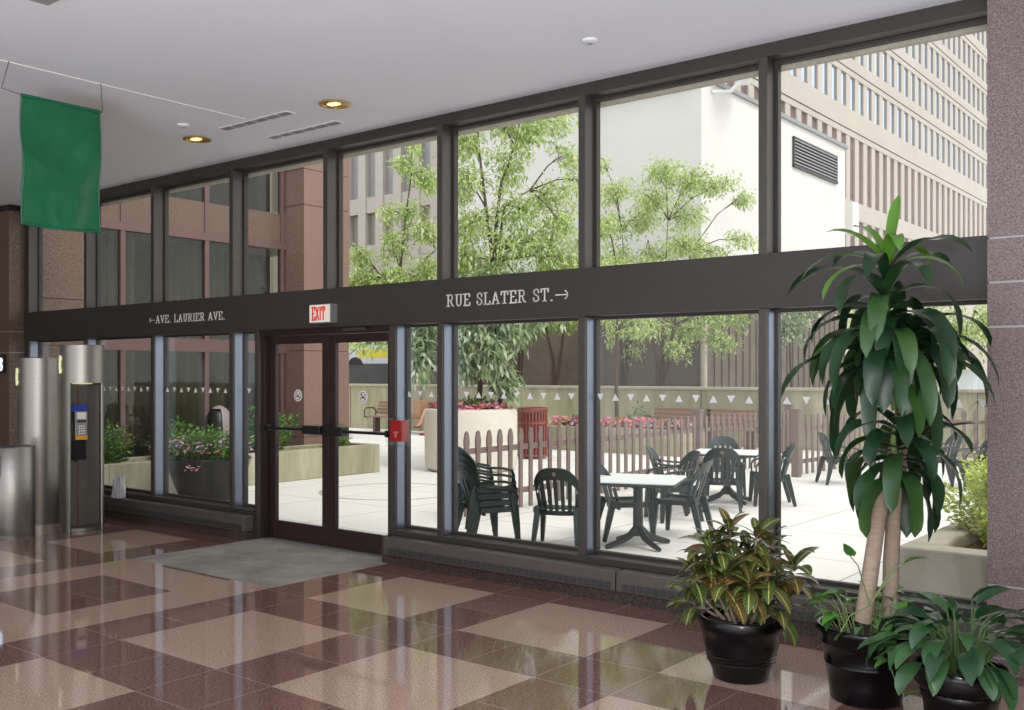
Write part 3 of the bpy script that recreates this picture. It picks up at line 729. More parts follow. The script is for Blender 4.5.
# tower with deep window openings
TX = -14.8
t = thing('office_tower', 'tall pale concrete office tower with rows of narrow deep windows', 'building', (-20, 70, 0))
P0, PITCH, NW = 27.9, 1.03, 62
rows = [(6.9, 8.14, 's'), (8.9, 11.58, 't'), (12.71, 14.1, 'w'), (14.85, 16.22, 'w'), (16.94, 18.26, 'w'), (18.94, 20.24, 'w'), (21.04, 22.22, 'w'), (23.1, 24.3, 'w'), (25.1, 26.4, 'w')]
Y1 = P0+PITCH*NW
mb = MB(); zp = 0
for z0, z1, k in rows+[(30, 30, '')]:
    if z0 > 10.7: mb.box(TX-0.55, TX, P0-.6, Y1, max(zp, 10.7) if zp < 10 else zp, z0)
    else: mb.box(TX-0.55, TX, 39.15, Y1, zp, z0)
    zp = z1
mb.box(TX-0.55, TX, P0-.6, 39.15, 10.7, 10.72)
mb.build('spandrel', M_tower, t, world=True)
mb = MB()
for i in range(NW+1):
    y = P0+PITCH*i
    for z0, z1, k in rows:
        if y-.46 > 39.15: mb.box(TX-.55, TX-.02, y-.46, y, z0, z1)
        elif z1 > 10.7: mb.box(TX-.55, TX-.02, y-.46, y, max(z0, 10.7), z1)
mb.build('facade_piers', M_tower, t, world=True)  # the piers between the tower windows, all in one mesh
MB().box(-24, TX-.55, P0-.6, Y1, 10.7, 30).box(-24, TX-.55, 39.15, Y1, 0, 10.7).build('core', M_screen, t, world=True)
jb = MB()
for z0, z1, k in rows[1:]: jb.box(TX, TX+.012, P0-.6, Y1, z1+.23, z1+.27)
jb.build('joint', M_joint_dark, t, world=True)
wins = []
for z0, z1, k in rows:
    for i in range(NW):
        y0 = P0+PITCH*i
        if y0 > 39.1: wins.append((y0, y0+PITCH-.46, z0, z1, k))
        elif z1 > 10.7: wins.append((y0, y0+PITCH-.46, max(z0, 10.7), z1, k))
seen = lambda q: 34 < q[0] < 66 and q[2] < q[0]*0.37 and (q[0] > 38.5 or q[2] > 10.5)
wins.sort(key=lambda q: (not seen(q), q[0]))
rest = {'w': MB(), 't': MB(), 's': MB()}
for i, (y0, y1, z0, z1, k) in enumerate(wins):
    m = {'w': M_tower_glass, 't': M_screen, 's': M_screen}[k]; d = {'w': .085, 't': .10, 's': .09}[k]
    q = MB().box(TX-.54, TX-d, y0, y1, z0, z1)
    if i < 100: q.build('window', m, t, world=True)
    else: rest[k].add(q.v, q.f)
q = rest['w'].build('window', M_tower_glass, t, world=True); q['kind'] = 'stuff'
q = MB().add(rest['t'].v, rest['t'].f).add(rest['s'].v, rest['s'].f).build('window', M_screen, t, world=True); q['kind'] = 'stuff'

# far concrete building seen past the rose pillar
BY = 48
t = thing('concrete_building', 'far pale concrete building with tall grey pierced screens between piers', 'building', (-50, 52, 1.75))
px0 = at_y(349.5, 200, BY).x; pit = 1.73
mb = MB()
for a, b in ((1.75, 5.2), (6.2, 10.6), (12.85, 13.95), (24, 28)): mb.box(-75, -30, BY, 62, a, b)
mb.build('spandrel', M_tower, t, world=True)
MB().box(-74, -31, BY+.6, 62, 1.75, 28).build('core', M_dark_glass, t, world=True)
for i in range(-12, 14):
    x = px0+pit*i
    MB().box(x-.74, x, BY-.1, BY+.61, 1.75, 26).build('pier', M_tower, t, world=True)
    MB().box(x, x+pit-.74, BY+.3, BY+.58, 13.95, 24).build('screen', M_slat_screen, t, world=True)
    f = MB().box(x+.02, x+pit-.76, BY+.35, BY+.58, 10.6, 12.85).build('window', M_pale_window, t, world=True)

# neighbouring wing in brown stone, running away at the left
WX = -13.6
t = thing('stone_wing', 'brown stone wing with dark glass in mauve frames outside at left', 'building', (-16, 9, 0))
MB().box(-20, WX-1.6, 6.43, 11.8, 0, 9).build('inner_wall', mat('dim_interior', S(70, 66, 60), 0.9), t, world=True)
MB().box(-20, WX-.05, 6.43, 11.8, 3.85, 4.35).box(-20, WX-.05, 6.43, 11.8, 8.5, 9).build('floor_slab', M_granite_brown, t, world=True)
MB().box(WX-.02, WX+.03, 7.35, 10.9, 3.88, 4.36).build('spandrel_panel', M_granite_brown, t, world=True)
jb = MB()
for y in (8.6, 10.04): jb.box(WX+.03, WX+.034, y, y+.012, 3.9, 4.35)
jb.build('joint', M_joint_dark, t, world=True)
fr = MB()
for z0, z1 in ((.0, .12), (2.0, 2.2), (3.76, 3.88), (6.2, 6.3)): fr.box(WX-.03, WX+.06, 7.3, 10.9, z0, z1)
for y in (7.3, 7.83, 9.26, 10.74): fr.box(WX-.03, WX+.05, y, y+.075, 0, 8.5)
fr.build('window_frame', M_wing_frame, t, world=True)
for a, b in ((7.375, 7.83), (7.905, 9.26), (9.335, 10.74)):
    for z0, z1 in ((.12, 2.0), (2.2, 3.76), (4.36, 6.2), (6.3, 8.5)):
        MB().box(WX-.01, WX+.01, a, b, z0, z1).build('window_pane', M_wing_glass, t, world=True)
def fold(y0, y1, z0, z1):
    mb = MB(); mb.sheet(lambda u, v: Vector((WX-.5+.05*math.sin(u*(y1-y0)*38), y0+(y1-y0)*u, z0+(z1-z0)*v)), 60, 2, .01); return mb
fold(7.6, 8.4, .1, 3.75).build('curtain', M_curtain, t, world=True, smooth=True); fold(8.9, 10.0, .1, 3.75).build('curtain', M_curtain, t, world=True, smooth=True)
def pier(x0, x1, y0, y1, zs, m):
    mb = MB(); zz = [0]+zs+[9]
    for a, b in zip(zz, zz[1:]): mb.box(x0, x1, y0, y1, a, b-.012)
    mb.build('stone_pier', m, t, world=True)
    MB().box(x0+.01, x1-.01, y0+.01, y1-.01, 0, 8.98).build('joint', M_joint_dark, t, world=True)
c = at_y(304, 372, 10.86)
pier(c.x-.55, c.x, 10.86, at_x(349, 372, c.x).y, [.6, 2.05, 2.7, 3.05, 4.5, 5.1, 6.6], M_granite_red)
pier(WX-.3, WX+.12, 6.45, 7.3, [.6, 2.05, 2.7, 4.1, 5.1, 6.6], M_granite_brown)

# long planter in front of the wing and the planter by the fence gate
def planter(label, x0, x1, y0, y1, h, wt=.14):
    t = thing('concrete_planter', label, 'planter', ((x0+x1)/2, (y0+y1)/2, 0))
    b = MB(); b.box(x0, x1, y0, y0+wt, 0, h).box(x0, x1, y1-wt, y1, 0, h).box(x0, x0+wt, y0+wt, y1-wt, 0, h).box(x1-wt, x1, y0+wt, y1-wt, 0, h)
    b.build('planter_wall', M_concrete_st, t, world=True, bevel=.012)
    MB().box(x0+wt, x1-wt, y0+wt, y1-wt, 0.02, h-.07).build('soil', M_soil, t, world=True)
    return t
planter('long low concrete planter in front of the brown stone wing', -13.06, -12.2, 6.75, 11.75, .47)

# ------------------------------------------------------------------ garden furniture
K = 0.90          # furniture scale
def chair(label, loc, heading, group='green plastic garden chairs'):
    """monobloc armchair; local +y is the way the sitter looks"""
    t = thing('garden_chair', label, 'chair', loc, heading-PI/2, group)
    k = K
    SW, SD, SH = .44, .43, .41
    # seat of slats with a rolled front edge
    def seat(u, v):
        x = (u-.5)*SW*(1-.10*(1-v)); y = -.19+SD*v; z = SH+.012-.03*math.sin(v*PI*.9)-(.05*max(0, (v-.85)/.15)**2)
        return Vector((x, y, z))*k
    s = MB(); ns = 9
    for i in range(ns):
        a, b = (i+.06)/ns, (i+.94)/ns
        s.sheet(lambda u, v: seat(a+(b-a)*u, .05+.82*v), 1, 6, .012)
    s.sheet(lambda u, v: seat(u, .86+.14*v), 8, 3, .014); s.sheet(lambda u, v: seat(u, .05*v), 8, 1, .014)
    s.sheet(lambda u, v: seat(u*.03, v), 1, 6, .016); s.sheet(lambda u, v: seat(.97+u*.03, v), 1, 6, .016)
    s.build('seat', M_chair, t, smooth=True)
    # back: a bowed sheet, round topped
    def top(u): return 1-.30*abs(u)**3.2
    def back(u, h):      # u -1..1, h 0..1
        hw = .205+.055*h
        zz = .34+.52*h
        return Vector((hw*u, -.185-.16*h**1.2+.075*u*u, zz))*k
    b = MB()
    b.sheet(lambda p, v: back(2*p-1, top(2*p-1)-.24+.24*v), 16, 4, .015)         # crest
    b.build('backrest_crest', M_chair, t, smooth=True)
    f = MB()
    for sg in (-1, 1):
        f.sheet(lambda p, v: back(sg*(.86+.14*p) if sg > 0 else sg*(1-.14*p), .0+(top(1)-.235)*v), 2, 8, .017)
    f.sheet(lambda p, v: back(2*p-1, .02+.09*v), 12, 1, .017)
    f.build('backrest_frame', M_chair, t, smooth=True)
    for i in range(5):
        c = -.62+.31*i; wv = .085
        MB().sheet(lambda p, v: back(c-wv+2*wv*p, .06+(top(c)-.27)*v), 2, 7, .012).build('backrest_slat', M_chair, t, smooth=True)
    MB().sheet(lambda p, v: back(-.07+.14*p, .84+.07*v)+Vector((0, -.0095, 0)), 2, 2, .002).build('mark', mat_mark, t)
    for sg in (-1, 1):
        p0 = back(sg*.98, .62); p1 = Vector((sg*.265, -.10, .635))*k; p2 = Vector((sg*.285, .08, .625))*k; p3 = Vector((sg*.28, .20, .60))*k; p4 = Vector((sg*.268, .235, .54))*k; p5 = Vector((sg*.255, .225, .40))*k
        a = MB(); a.tube([p0, p1, p2, p3, p4, p5], [.022, .026, .03, .03, .024, .022], 8, .45, up=None)
        a.build('armrest', M_chair, t, smooth=True)
        for front in (1, 0):
            l = MB()
            top_ = Vector((sg*.25, .215, .44))*k if front else Vector((sg*.205, -.19, .44))*k
            bot = Vector((sg*.275, .25, 0))*k if front else Vector((sg*.24, -.30, 0))*k
            l.tube([top_, top_.lerp(bot, .5), bot], [.036*k, .032*k, .022*k], 4, .8, square=True)
            l.build('leg', M_chair, t, bevel=.005)
        MB().tube([Vector((sg*.232, -.19, .40))*k, Vector((sg*.25, .21, .40))*k], [.026, .026], 4, 1.0, square=True).build('seat_rail', M_chair, t)
    return t
mat_mark = mat('chair_mark', S(150, 110, 96), .6)
IMR = math.atan2(ST, CT)         # heading of "to the right" in plan
def spot(px, d):
    r = ray(px, HY); return Vector((r.x*d, r.y*d, 0))
def back_at(px, d, head):        # put the chair so that its back is at this bearing and distance
    p = spot(px, d); return p+Vector((math.cos(head), math.sin(head), 0))*.24*K
R_ = math.radians
h0 = R_(112)
proto = chair('single green plastic chair with its back to the window, between stack and table', back_at(556, 9.35, h0), h0)
def place(px, d, deg, label, group=None):
    h = R_(deg); return dup(proto, back_at(px, d, h), h-PI/2, label, group)
place(604, 10.0, 48, 'green plastic chair at the near table, left of it behind the mullion')
place(654, 12.1, 22, 'green plastic chair standing by the fence behind the near table, seen from the side')
place(690, 11.35, 232, 'green plastic chair tucked at the far right side of the near table')
place(702, 10.1, 192, 'green plastic chair at the near table, right side, the one closest to the window')
place(722, 11.9, 118, 'green plastic chair with its back to us at the farther table')
place(723, 13.9, -58, 'green plastic chair facing us beyond the farther table')
place(788, 12.6, 212, 'green plastic chair at the right end of the farther table, cut by the mullion')
place(825, 15.0, 42, 'green plastic chair left of the tall plant, facing right, by the fence post')
place(884, 16.0, -60, 'green plastic chair seen behind the cane of the tall plant')
place(955, 15.0, 222, 'green plastic chair above the lime shrub, facing left')
place(990, 14.2, 215, 'green plastic chair partly hidden by the granite pier')
hs = R_(66); ps = back_at(466, 9.55, hs)
names = ['bottom', 'second from bottom', 'third from bottom', 'top']
for i, nm in enumerate(names):
    dup(proto, ps+Vector((math.cos(hs), math.sin(hs), 0))*(-.012*i)+Vector((0, 0, .065*i)), hs-PI/2, 'green plastic chair, %s one of the stack of four by the window' % nm, 'stacked green chairs')

def table(label, loc, rz, w=.80):
    t = thing('garden_table', label, 'table', loc, rz, 'white topped garden tables')
    h = .65; a = w/2; r = .05
    pl = []
    for cx, cy, a0 in ((a-r, a-r, 0), (-a+r, a-r, PI/2), (-a+r, -a+r, PI), (a-r, -a+r, 1.5*PI)):
        for i in range(5): pl.append((cx+r*math.cos(a0+i*PI/8), cy+r*math.sin(a0+i*PI/8)))
    MB().prism(pl, 'z', h-.012, h).build('tabletop', M_table_top, t)
    MB().prism([(x*1.008, y*1.008) for x, y in pl], 'z', h-.035, h-.0115).build('table_edge', M_table, t)
    c = MB(); c.tube([(0, 0, .1), (0, 0, h-.1), (0, 0, h-.034)], [.05, .045, .12], 12); c.build('pedestal', M_table, t, smooth=True)
    s = MB()
    for q in range(4):
        an = q*PI/2+PI/4; s.tube([(0, 0, h-.06), (.3*math.cos(an), .3*math.sin(an), h-.045)], [.03, .02], 4, square=True)
    s.build('top_bracket', M_table, t)
    for q in range(4):
        an = q*PI/2+PI/4; f = MB(); d = Vector((math.cos(an), math.sin(an), 0))
        f.tube([d*.02+Vector((0, 0, .18)), d*.12+Vector((0, 0, .09)), d*.25+Vector((0, 0, .045)), d*.36+Vector((0, 0, .018))], [.035, .034, .03, .022], 6)
        f.build('foot', M_table, t, smooth=True)
    return t
pt = spot(638, 9.55); table('white topped garden table nearest the window, green chairs around it', pt, R_(20), .82)
pt = spot(727, 12.85); table('white topped garden table farther back, beside the picket fence', pt, R_(20), .82)

# picket fences
def fence(label, pts, post_at, h=1.0, step=.2, wid=.088):
    t = thing('picket_fence', label, 'fence', (pts[0][0], pts[0][1], 0))
    pick = None
    for (x0, y0), (x1, y1) in zip(pts, pts[1:]):
        d = Vector((x1-x0, y1-y0, 0)); L_ = d.length; d.normalize(); nn = Vector((-d.y, d.x, 0)); M = Matrix.Rotation(math.atan2(d.y, d.x), 3, 'Z')
        mid = Vector(((x0+x1)/2, (y0+y1)/2, 0))
        for z, hh in ((.235, .065), (.765, .065)):
            MB().obox(mid+nn*.03+Vector((0, 0, z)), L_, .035, hh, M).build('rail', M_fence, t, world=True)
        for i in range(int(L_/step)+1):
            p = Vector((x0, y0, 0))+d*(.08+i*step)
            if (p-Vector((x0, y0, 0))).length > L_-.05: break
            if pick is None:
                a = wid/2
                pl = [(-a*.72, .03), (a*.72, .03), (a*.72, .80), (a, .84), (a, .9), (a*.55, h-.02), (0, h), (-a*.55, h-.02), (-a, .9), (-a, .84), (-a*.72, .80)]
                pick = MB().prism(pl, 'y', -.011, .011).build('picket', M_fence, t); o = pick
            else:
                o = pick.copy(); COL.objects.link(o); o.parent = t
            o.location = p-Vector(t.location); o.rotation_euler = (0, 0, math.atan2(d.y, d.x))
    for x, y in post_at:
        MB().box(x-.06, x+.06, y-.06, y+.06, 0, 1.06).box(x-.07, x+.07, y-.07, y+.07, 1.06, 1.09).build('post', M_fence, t, world=True)
    return t
fence('pinkish brown picket fence running back behind the stacked chairs and tables', [(-7.45, 8.25), (-7.45, 17.6)], [(-7.47, 14.1), (-7.47, 17.66)])
fence('pinkish brown picket fence with tall end post seen behind the tall plant', [(-6.36, 15.4), (-6.0, 19.6), (-2.2, 19.6)], [(-6.37, 15.33), (-6.0, 19.66), (-4.5, 19.66)])

# round planter, litter basket, flower planter, benches
pc = spot(471, 17.2)
t = thing('round_planter', 'big white round concrete planter behind the fence with a tree in it', 'planter', pc)
MB().lathe([(.70, 0), (.78, .06), (.80, .2), (.80, .98), (.78, 1.04), (.70, 1.06), (.66, 1.0), (0, .98)], (0, 0, 0), 56).build('planter_wall', mat('white_concrete', S(216, 208, 196), .85, var=.05, scale=4), t, smooth=True)
MB().lathe([(.67, .99), (0, 1.02)], (0, 0, 0), 40).build('soil', M_soil, t)
c = spot(532.5, 19.6)
t = thing('litter_basket', 'red brown slatted round litter basket beside the white planter', 'bin', c)
for i in range(28):
    a = 2*PI*i/28; MB().obox((.29*math.cos(a), .29*math.sin(a), .5), .012, .036, .94, Matrix.Rotation(a, 3, 'Z')).build('slat', M_trash, t)
for z in (.06, .70, .97): MB().lathe([(.275, z-.025), (.305, z-.025), (.305, z+.025), (.275, z+.025), (.275, z-.025)], (0, 0, 0), 40, close=False).build('hoop', M_trash, t)
MB().lathe([(.24, .05), (.255, .9), (.23, .9), (.22, .06)], (0, 0, 0), 30).build('liner', M_shoe, t)
a = spot(540, 23.5); b = spot(660, 21.6)
FPX0, FPX1, FPY = a.x, b.x, 18.3
planter('long low concrete flower planter between the litter basket and the bench', -13.25, -9.7, 17.6, 18.7, .52)
def bench(label, loc, rz, L_=1.9):
    t = thing('park_bench', label, 'bench', loc, rz, 'brown slatted park benches')
    for i in range(4): MB().box(-L_/2, L_/2, .0+.11*i, .09+.11*i, .42, .45).build('seat_slat', M_wood, t)
    for i in range(4):
        z = .50+.095*i; y = -.03-.03*i; MB().box(-L_/2, L_/2, y-.03, y, z, z+.075).build('back_slat', M_wood, t)
    for s in (-1, 1):
        x = s*(L_/2-.25); MB().box(x-.05, x+.05, .1, .3, 0, .42).build('leg', M_iron, t)
        x = s*(L_/2+.01)
        MB().tube([(x, .42, .42), (x, .43, .60), (x, .36, .68), (x, .08, .68), (x, -.02, .60), (x, -.0, .42), (x, .42, .42)], .022, 8).build('armrest', M_iron, t, smooth=True)
    return t
pb = bench('brown slatted bench against the retaining wall, seen through the glass door', (-19.5, 20.15, 0), PI, 3.2)
c = spot(668, 22.4); bench('brown slatted bench behind the fence, left one of two beside the flower planter', (c.x, 20.25, 0), PI, 1.45)
c = spot(724, 21.6); bench('brown slatted bench behind the fence, right one of two beside the flower planter', (c.x, 20.25, 0), PI, 1.45)
c = spot(408, 27.3); a = MB(); a.box(-.22, .22, -.16, .16, 0, .47); 
o = a.build('cardboard_box', M_card, None, loc=None); o.location = (c.x, 20.0, .455); tag(o, 'plain brown cardboard box on the bench seen past the fire alarm', 'box')
MB().box(-.02, .02, -.162, .162, .0, .472).build('tape', M_wood, o)
c = spot(786, 21.2); t = thing('planter_box', 'small brown square tub against the retaining wall between the fences', 'tub', (c.x, c.y, 0))
MB().prism([(-.2, 0), (.2, 0), (.25, .5), (-.25, .5)], 'y', -.22, .22).build('tub', M_wood, t)
MB().box(-.27, .27, -.24, .24, .5, .54).build('rim', M_wood, t)

# right-hand concrete planter with lime shrub (outside, beyond the granite pier)
c0 = ground(897, 572)
RPX, RPY = -2.62, 8.0
t = thing('concrete_planter', 'thick grey concrete planter outside beside the granite pier', 'planter', (-1.6, 9, 0))
x0, x1, y0, y1, h, q = -2.16, -.4, 6.9, 9.9, .485, .22
MB().box(x0, x1, y0, y0+q, 0, h).box(x0, x1, y1-q, y1, 0, h).box(x0, x0+q, y0+q, y1-q, 0, h).box(x1-q, x1, y0+q, y1-q, 0, h).build('planter_wall', M_concrete, t, world=True, bevel=.015)
MB().box(x0+q, x1-q, y0+q, y1-q, .01, h-.1).build('soil', mat('bark_mulch', S(120, 84, 62), .95, var=.4, scale=30, bump=.6), t, world=True)

# flower bowl by the wing
c = spot(209, 13.15)
BOWL = c.copy()
t = thing('flower_bowl', 'big black bowl planter full of flowers outside, left of the glass doors', 'planter', c)
MB().lathe([(.34, 0), (.36, .02), (.44, .2), (.50, .38), (.53, .50), (.55, .54), (.52, .56), (.49, .50), (0, .49)], (0, 0, 0), 48).build('bowl', M_black, t, smooth=True)
MB().lathe([(.5, .5), (0, .53)], (0, 0, 0), 32).build('soil', M_soil, t)
# domed receptacle
c = spot(219, 14.3)
t = thing('domed_bin', 'mauve domed litter bin with a dark mouth behind the flower bowl', 'bin', c)
MB().lathe([(.20, 0), (.21, .03), (.21, .72), (.225, .73), (.225, .77), (.2, .78)], (0, 0, 0), 40).build('body', M_mauve, t, smooth=True)
phm = math.atan2(-c.y, -c.x)-R_(42)
mh = R_(56)
d = MB()
pr = [(.225*math.cos(a), .78+.42*math.sin(a)) for a in [i*PI/2/10 for i in range(11)]]
d.lathe(pr[:8], (0, 0, 0), 30, phm+mh, phm+2*PI-mh); d.lathe(pr[7:], (0, 0, 0), 40)
d.build('dome', M_mauve, t, smooth=True)
MB().lathe([(.2*math.cos(a), .78+.385*math.sin(a)) for a in [i*PI/2/8 for i in range(9)]], (0, 0, 0), 30).build('mouth', M_black, t)

# vehicles beyond the walls
def car(label, loc, rz, paint, van=False):
    t = thing('car', label, 'car', loc, rz)
    if van: prof = [(-2.2, .3), (2.2, .3), (2.25, .9), (1.9, 1.1), (1.5, 1.85), (-2.2, 1.85)]; cab = [(-2.0, 1.15), (1.65, 1.15), (1.38, 1.7), (-2.0, 1.7)]
    else: prof = [(-2.2, .3), (2.2, .3), (2.25, .8), (1.1, .98), (.5, 1.5), (-1.5, 1.55), (-2.2, 1.0)]; cab = [(-1.9, 1.0), (.95, 1.0), (.45, 1.42), (-1.45, 1.46)]
    MB().prism(prof, 'y', -.85, .85).build('body', paint, t, bevel=.06)
    MB().prism(cab, 'y', -.87, .87).build('window', M_dark_glass, t)
    for x in (-1.35, 1.35):
        for y in (-.82, .82):
            w_ = MB(); w_.tube([(x, y-.1, .32), (x, y+.1, .32)], .32, 20); w_.build('wheel', M_black, t)
    return t
c = spot(976, 27.5); cc = car('silver car parked beyond the retaining wall, roof just showing', (c.x, c.y, .0), R_(95), M_silver)
cc.scale = (1, 1, 1.14)
c = spot(392, 44); v = car('white and yellow van on the street behind the dark parapet', (c.x, c.y, 1.75), R_(20), M_silver, True)
MB().box(-1.2, .6, -.875, .875, .62, .98).build('yellow_stripe', M_yellow, v)

# ------------------------------------------------------------------ plants
class LF(MB):
    """leaves with uv (u across, v along)"""
    def __init__(s): super().__init__(); s.uv = []
    def leaf(s, p, d, L_, wd, droop=0.6, prof='strap', fold=0.25, seg=6, up=Vector((0, 0, 1)), twist=0.0, wave=0.0):
        p = Vector(p); d = Vector(d).normalized(); n0 = len(s.v); st = L_/seg
        side = d.cross(up)
        if side.length < 1e-3: side = Vector((1, 0, 0))
        side.normalize(); side = Matrix.Rotation(twist, 3, d)@side
        for i in range(seg+1):
            v = i/seg
            if prof == 'strap': wv = wd*min(1, .42+1.9*v)*(1 if v < .55 else max(.03, math.sqrt(max(0, 1-((v-.55)/.45)**2.2))))
            elif prof == 'oval': wv = wd*max(.04, math.sin(PI*min(1, v*.97+.03))**.75)
            elif prof == 'heart': wv = wd*max(.03, (1-v)**.8*1.25*(min(1, .55+4*v)))
            else: wv = wd*max(.05, math.sin(PI*(v*.94+.04)))
            nrm = side.cross(d).normalized()
            ph = wave*math.sin(v*11+n0)*wv
            s.v += [tuple(p-side*wv+nrm*(fold*wv+ph)), tuple(p), tuple(p+side*wv+nrm*(fold*wv-ph))]
            s.uv += [(0, v), (.5, v), (1, v)]
            if i < seg:
                a = n0+3*i; s.f += [(a, a+1, a+4, a+3), (a+1, a+2, a+5, a+4)]
            p = p+d*st
            ax = d.cross(Vector((0, 0, -1)))
            if ax.length > 1e-3:
                ang = min(droop/seg*(1+.8*v), d.angle(Vector((0, 0, -1)))*.6)
                q = Matrix.Rotation(ang, 3, ax.normalized()); d = (q@d).normalized(); side = (q@side).normalized()
        return p
    def small(s, p, d, L_, wd, n):
        """one small folded leaf, two quads"""
        side = d.cross(n); side = side.normalized() if side.length > 1e-4 else d.orthogonal().normalized()
        nn = side.cross(d).normalized(); b = len(s.v); m = p+d*L_*.45
        s.v += [tuple(p), tuple(m-side*wd+nn*wd*.3), tuple(p+d*L_-nn*L_*.12), tuple(m+side*wd+nn*wd*.3)]
        s.uv += [(.5, 0), (0, .5), (.5, 1), (1, .5)]
        s.f += [(b, b+2, b+1), (b, b+3, b+2)] if False else [(b, b+1, b+2), (b, b+2, b+3)]
def rv(): 
    while True:
        q = Vector((random.uniform(-1, 1), random.uniform(-1, 1), random.uniform(-1, 1)))
        if .05 < q.length < 1: return q
def adir(az, el): return Vector((math.cos(az)*math.cos(el), math.sin(az)*math.cos(el), math.sin(el)))
def pot(name, label, loc, prof, soil_z, r_soil):
    t = thing(name, label, 'potted plant', loc, 0, 'plants in black pots')
    MB().lathe(prof, (0, 0, 0), 56).build('pot', M_pot, t, smooth=True, angle=60)
    MB().lathe([(r_soil, soil_z), (r_soil*.5, soil_z+.012), (0, soil_z+.015)], (0, 0, 0), 32).build('soil', M_soil, t, smooth=True)
    return t

# croton
cr = spot(741, 5.42); cr = Vector((cr.x, cr.y, 0))
prof = [(.138, 0), (.150, .01), (.158, .05), (.176, .085), (.184, .10), (.181, .104), (.188, .118), (.184, .122), (.192, .136), (.188, .14), (.205, .20), (.211, .262), (.222, .268), (.226, .30), (.226, .33), (.220, .338), (.205, .336), (.200, .30), (0, .295)]
t = pot('potted_croton', 'bushy croton with red and yellow veined leaves in a black pot, left of three', cr, prof, .30, .198)
lf = LF(); st = MB(); random.seed(5)
heads = []
for i in range(20):
    az = i*2.399+random.uniform(-.3, .3); rr = .05+.25*math.sqrt((i+.5)/20)
    z = .52+.28*(1-(rr/.31)**2)+random.uniform(-.05, .05)
    if i % 3 == 2: z -= .17
    heads.append(Vector((rr*math.cos(az), rr*math.sin(az), z)))
for h in heads:
    b = Vector((h.x*.28, h.y*.28, .29)); m_ = b.lerp(h, .5)+Vector((h.x*.12, h.y*.12, -.02))
    st.tube([b, m_, h], [.010, .008, .006], 7)
    nl = 15
    for k in range(nl):
        az = k*2.4+random.uniform(-.3, .3); el = 1.15-1.75*k/nl+random.uniform(-.15, .15)
        L_ = random.uniform(.14, .22)*(.8 if k < 3 else 1)
        lf.leaf(h+Vector((0, 0, -.012*k*.6)), adir(az, el), L_, L_*random.uniform(.17, .215), droop=random.uniform(.5, 1.1), prof='oval', fold=.18, seg=6, twist=random.uniform(-.3, .3))
lf.build('leaves', M_croton, t, smooth=True, angle=180); st.build('stems', M_bark_cane, t, smooth=True)

# corn plant (dracaena) with pothos at its foot
dr = spot(866, 5.06); dr = Vector((dr.x, dr.y, 0))
prof = [(.168, 0), (.176, .01), (.186, .10), (.200, .185), (.206, .19), (.204, .20), (.216, .285), (.232, .292), (.238, .30), (.24, .345), (.246, .35), (.246, .372), (.238, .38), (.222, .376), (.216, .33), (0, .325)]
t = pot('potted_dracaena', 'tall dracaena with two pale canes and drooping strap leaves in the middle black pot', dr, prof, .33, .214)
def P(px, py, d=5.06): return at_d(px, py, d)-dr
cane = MB(); cane.tube([P(863, 622), P(870, 575), P(878, 520), P(888, 475), P(897, 440)], [.044, .041, .039, .036, .030], 14)
cane.build('cane', M_bark_cane, t, smooth=True)
cane = MB(); cane.tube([P(890, 618, 5.16), P(891, 560, 5.16), P(895, 500, 5.14), P(901, 440, 5.10), P(903, 400, 5.06), P(900, 385, 5.06)], [.041, .040, .038, .037, .036, .028], 14)
cane.build('cane', M_bark_cane, t, smooth=True)
sh = MB(); sh.tube([P(895, 410), P(889, 370), P(886, 320), P(886, 270)], [.018, .017, .015, .011], 10); sh.tube([P(897, 470, 4.98), P(893, 440, 4.95), P(897, 415, 4.93)], [.016, .014, .011], 8)
sh.tube([P(902, 400), P(908, 370), P(905, 335)], [.016, .014, .012], 8)
sh.build('green_shoot', M_stem, t, smooth=True)
lf = LF(); ln = LF(); random.seed(21)
# explicit upper leaves drawn from the photo: (root px, root py, dir deg in the picture plane, depth lean, length, width, droop)
def pic(deg, lean):   # a direction seen at 'deg' in the picture (0 = right, 90 = up), leaning away from the lens by 'lean'
    a = R_(deg); v = Vector((CT, ST, 0))*math.cos(a)+Vector((0, 0, 1))*math.sin(a); return (v+Vector((-ST, CT, 0))*lean).normalized()
for x, y, dg, ln_, L_, wd, dp in [(888, 262, 80, .1, .36, .037, .05), (884, 262, 130, -.2, .40, .03, .9), (882, 266, 150, .1, .46, .032, 1.3), (892, 264, 55, .3, .34, .032, 1.6), (880, 268, 170, -.3, .42, .03, 1.2), (890, 268, 30, -.3, .42, .032, 1.5), (886, 258, 100, .5, .34, .032, .8), (888, 262, 95, -.5, .36, .035, 1.9)]:
    ln.leaf(P(x, y), pic(dg, ln_), L_, wd, droop=dp, seg=9, fold=.3, wave=.06)
def whorl(px, py, d, nl, el0, el1, L0, L1, spread=60, az0=0.0):
    for k in range(nl):
        f = k/(nl-1); az = az0+k*2.39996+random.uniform(-.25, .25)
        el = el0+(el1-el0)*f+random.uniform(-.12, .12); L_ = random.uniform(L0, L1)
        lf.leaf(P(px, py+spread*f, d), adir(az, el), L_, random.uniform(.036, .048), droop=random.uniform(1.2, 2.5), seg=11, fold=.32, wave=.16, twist=random.uniform(-.25, .25))
whorl(886, 276, 5.06, 30, .95, .1, .42, .58, 95)
whorl(888, 332, 5.06, 30, .6, -.05, .50, .68, 40, 1.0)
whorl(912, 330, 5.06, 18, .7, .1, .40, .55, 25, 2.0)
whorl(898, 424, 4.95, 28, .75, -.3, .34, .50, 55, .5)
lf.leaf(P(905, 440, 4.95), pic(24, -.3), .34, .037, droop=.25, seg=9, fold=.3)
lf.build('leaves', M_drac, t, smooth=True, angle=180); ln.build('young_leaves', M_drac_new, t, smooth=True, angle=180)
pv = LF(); vs = MB()
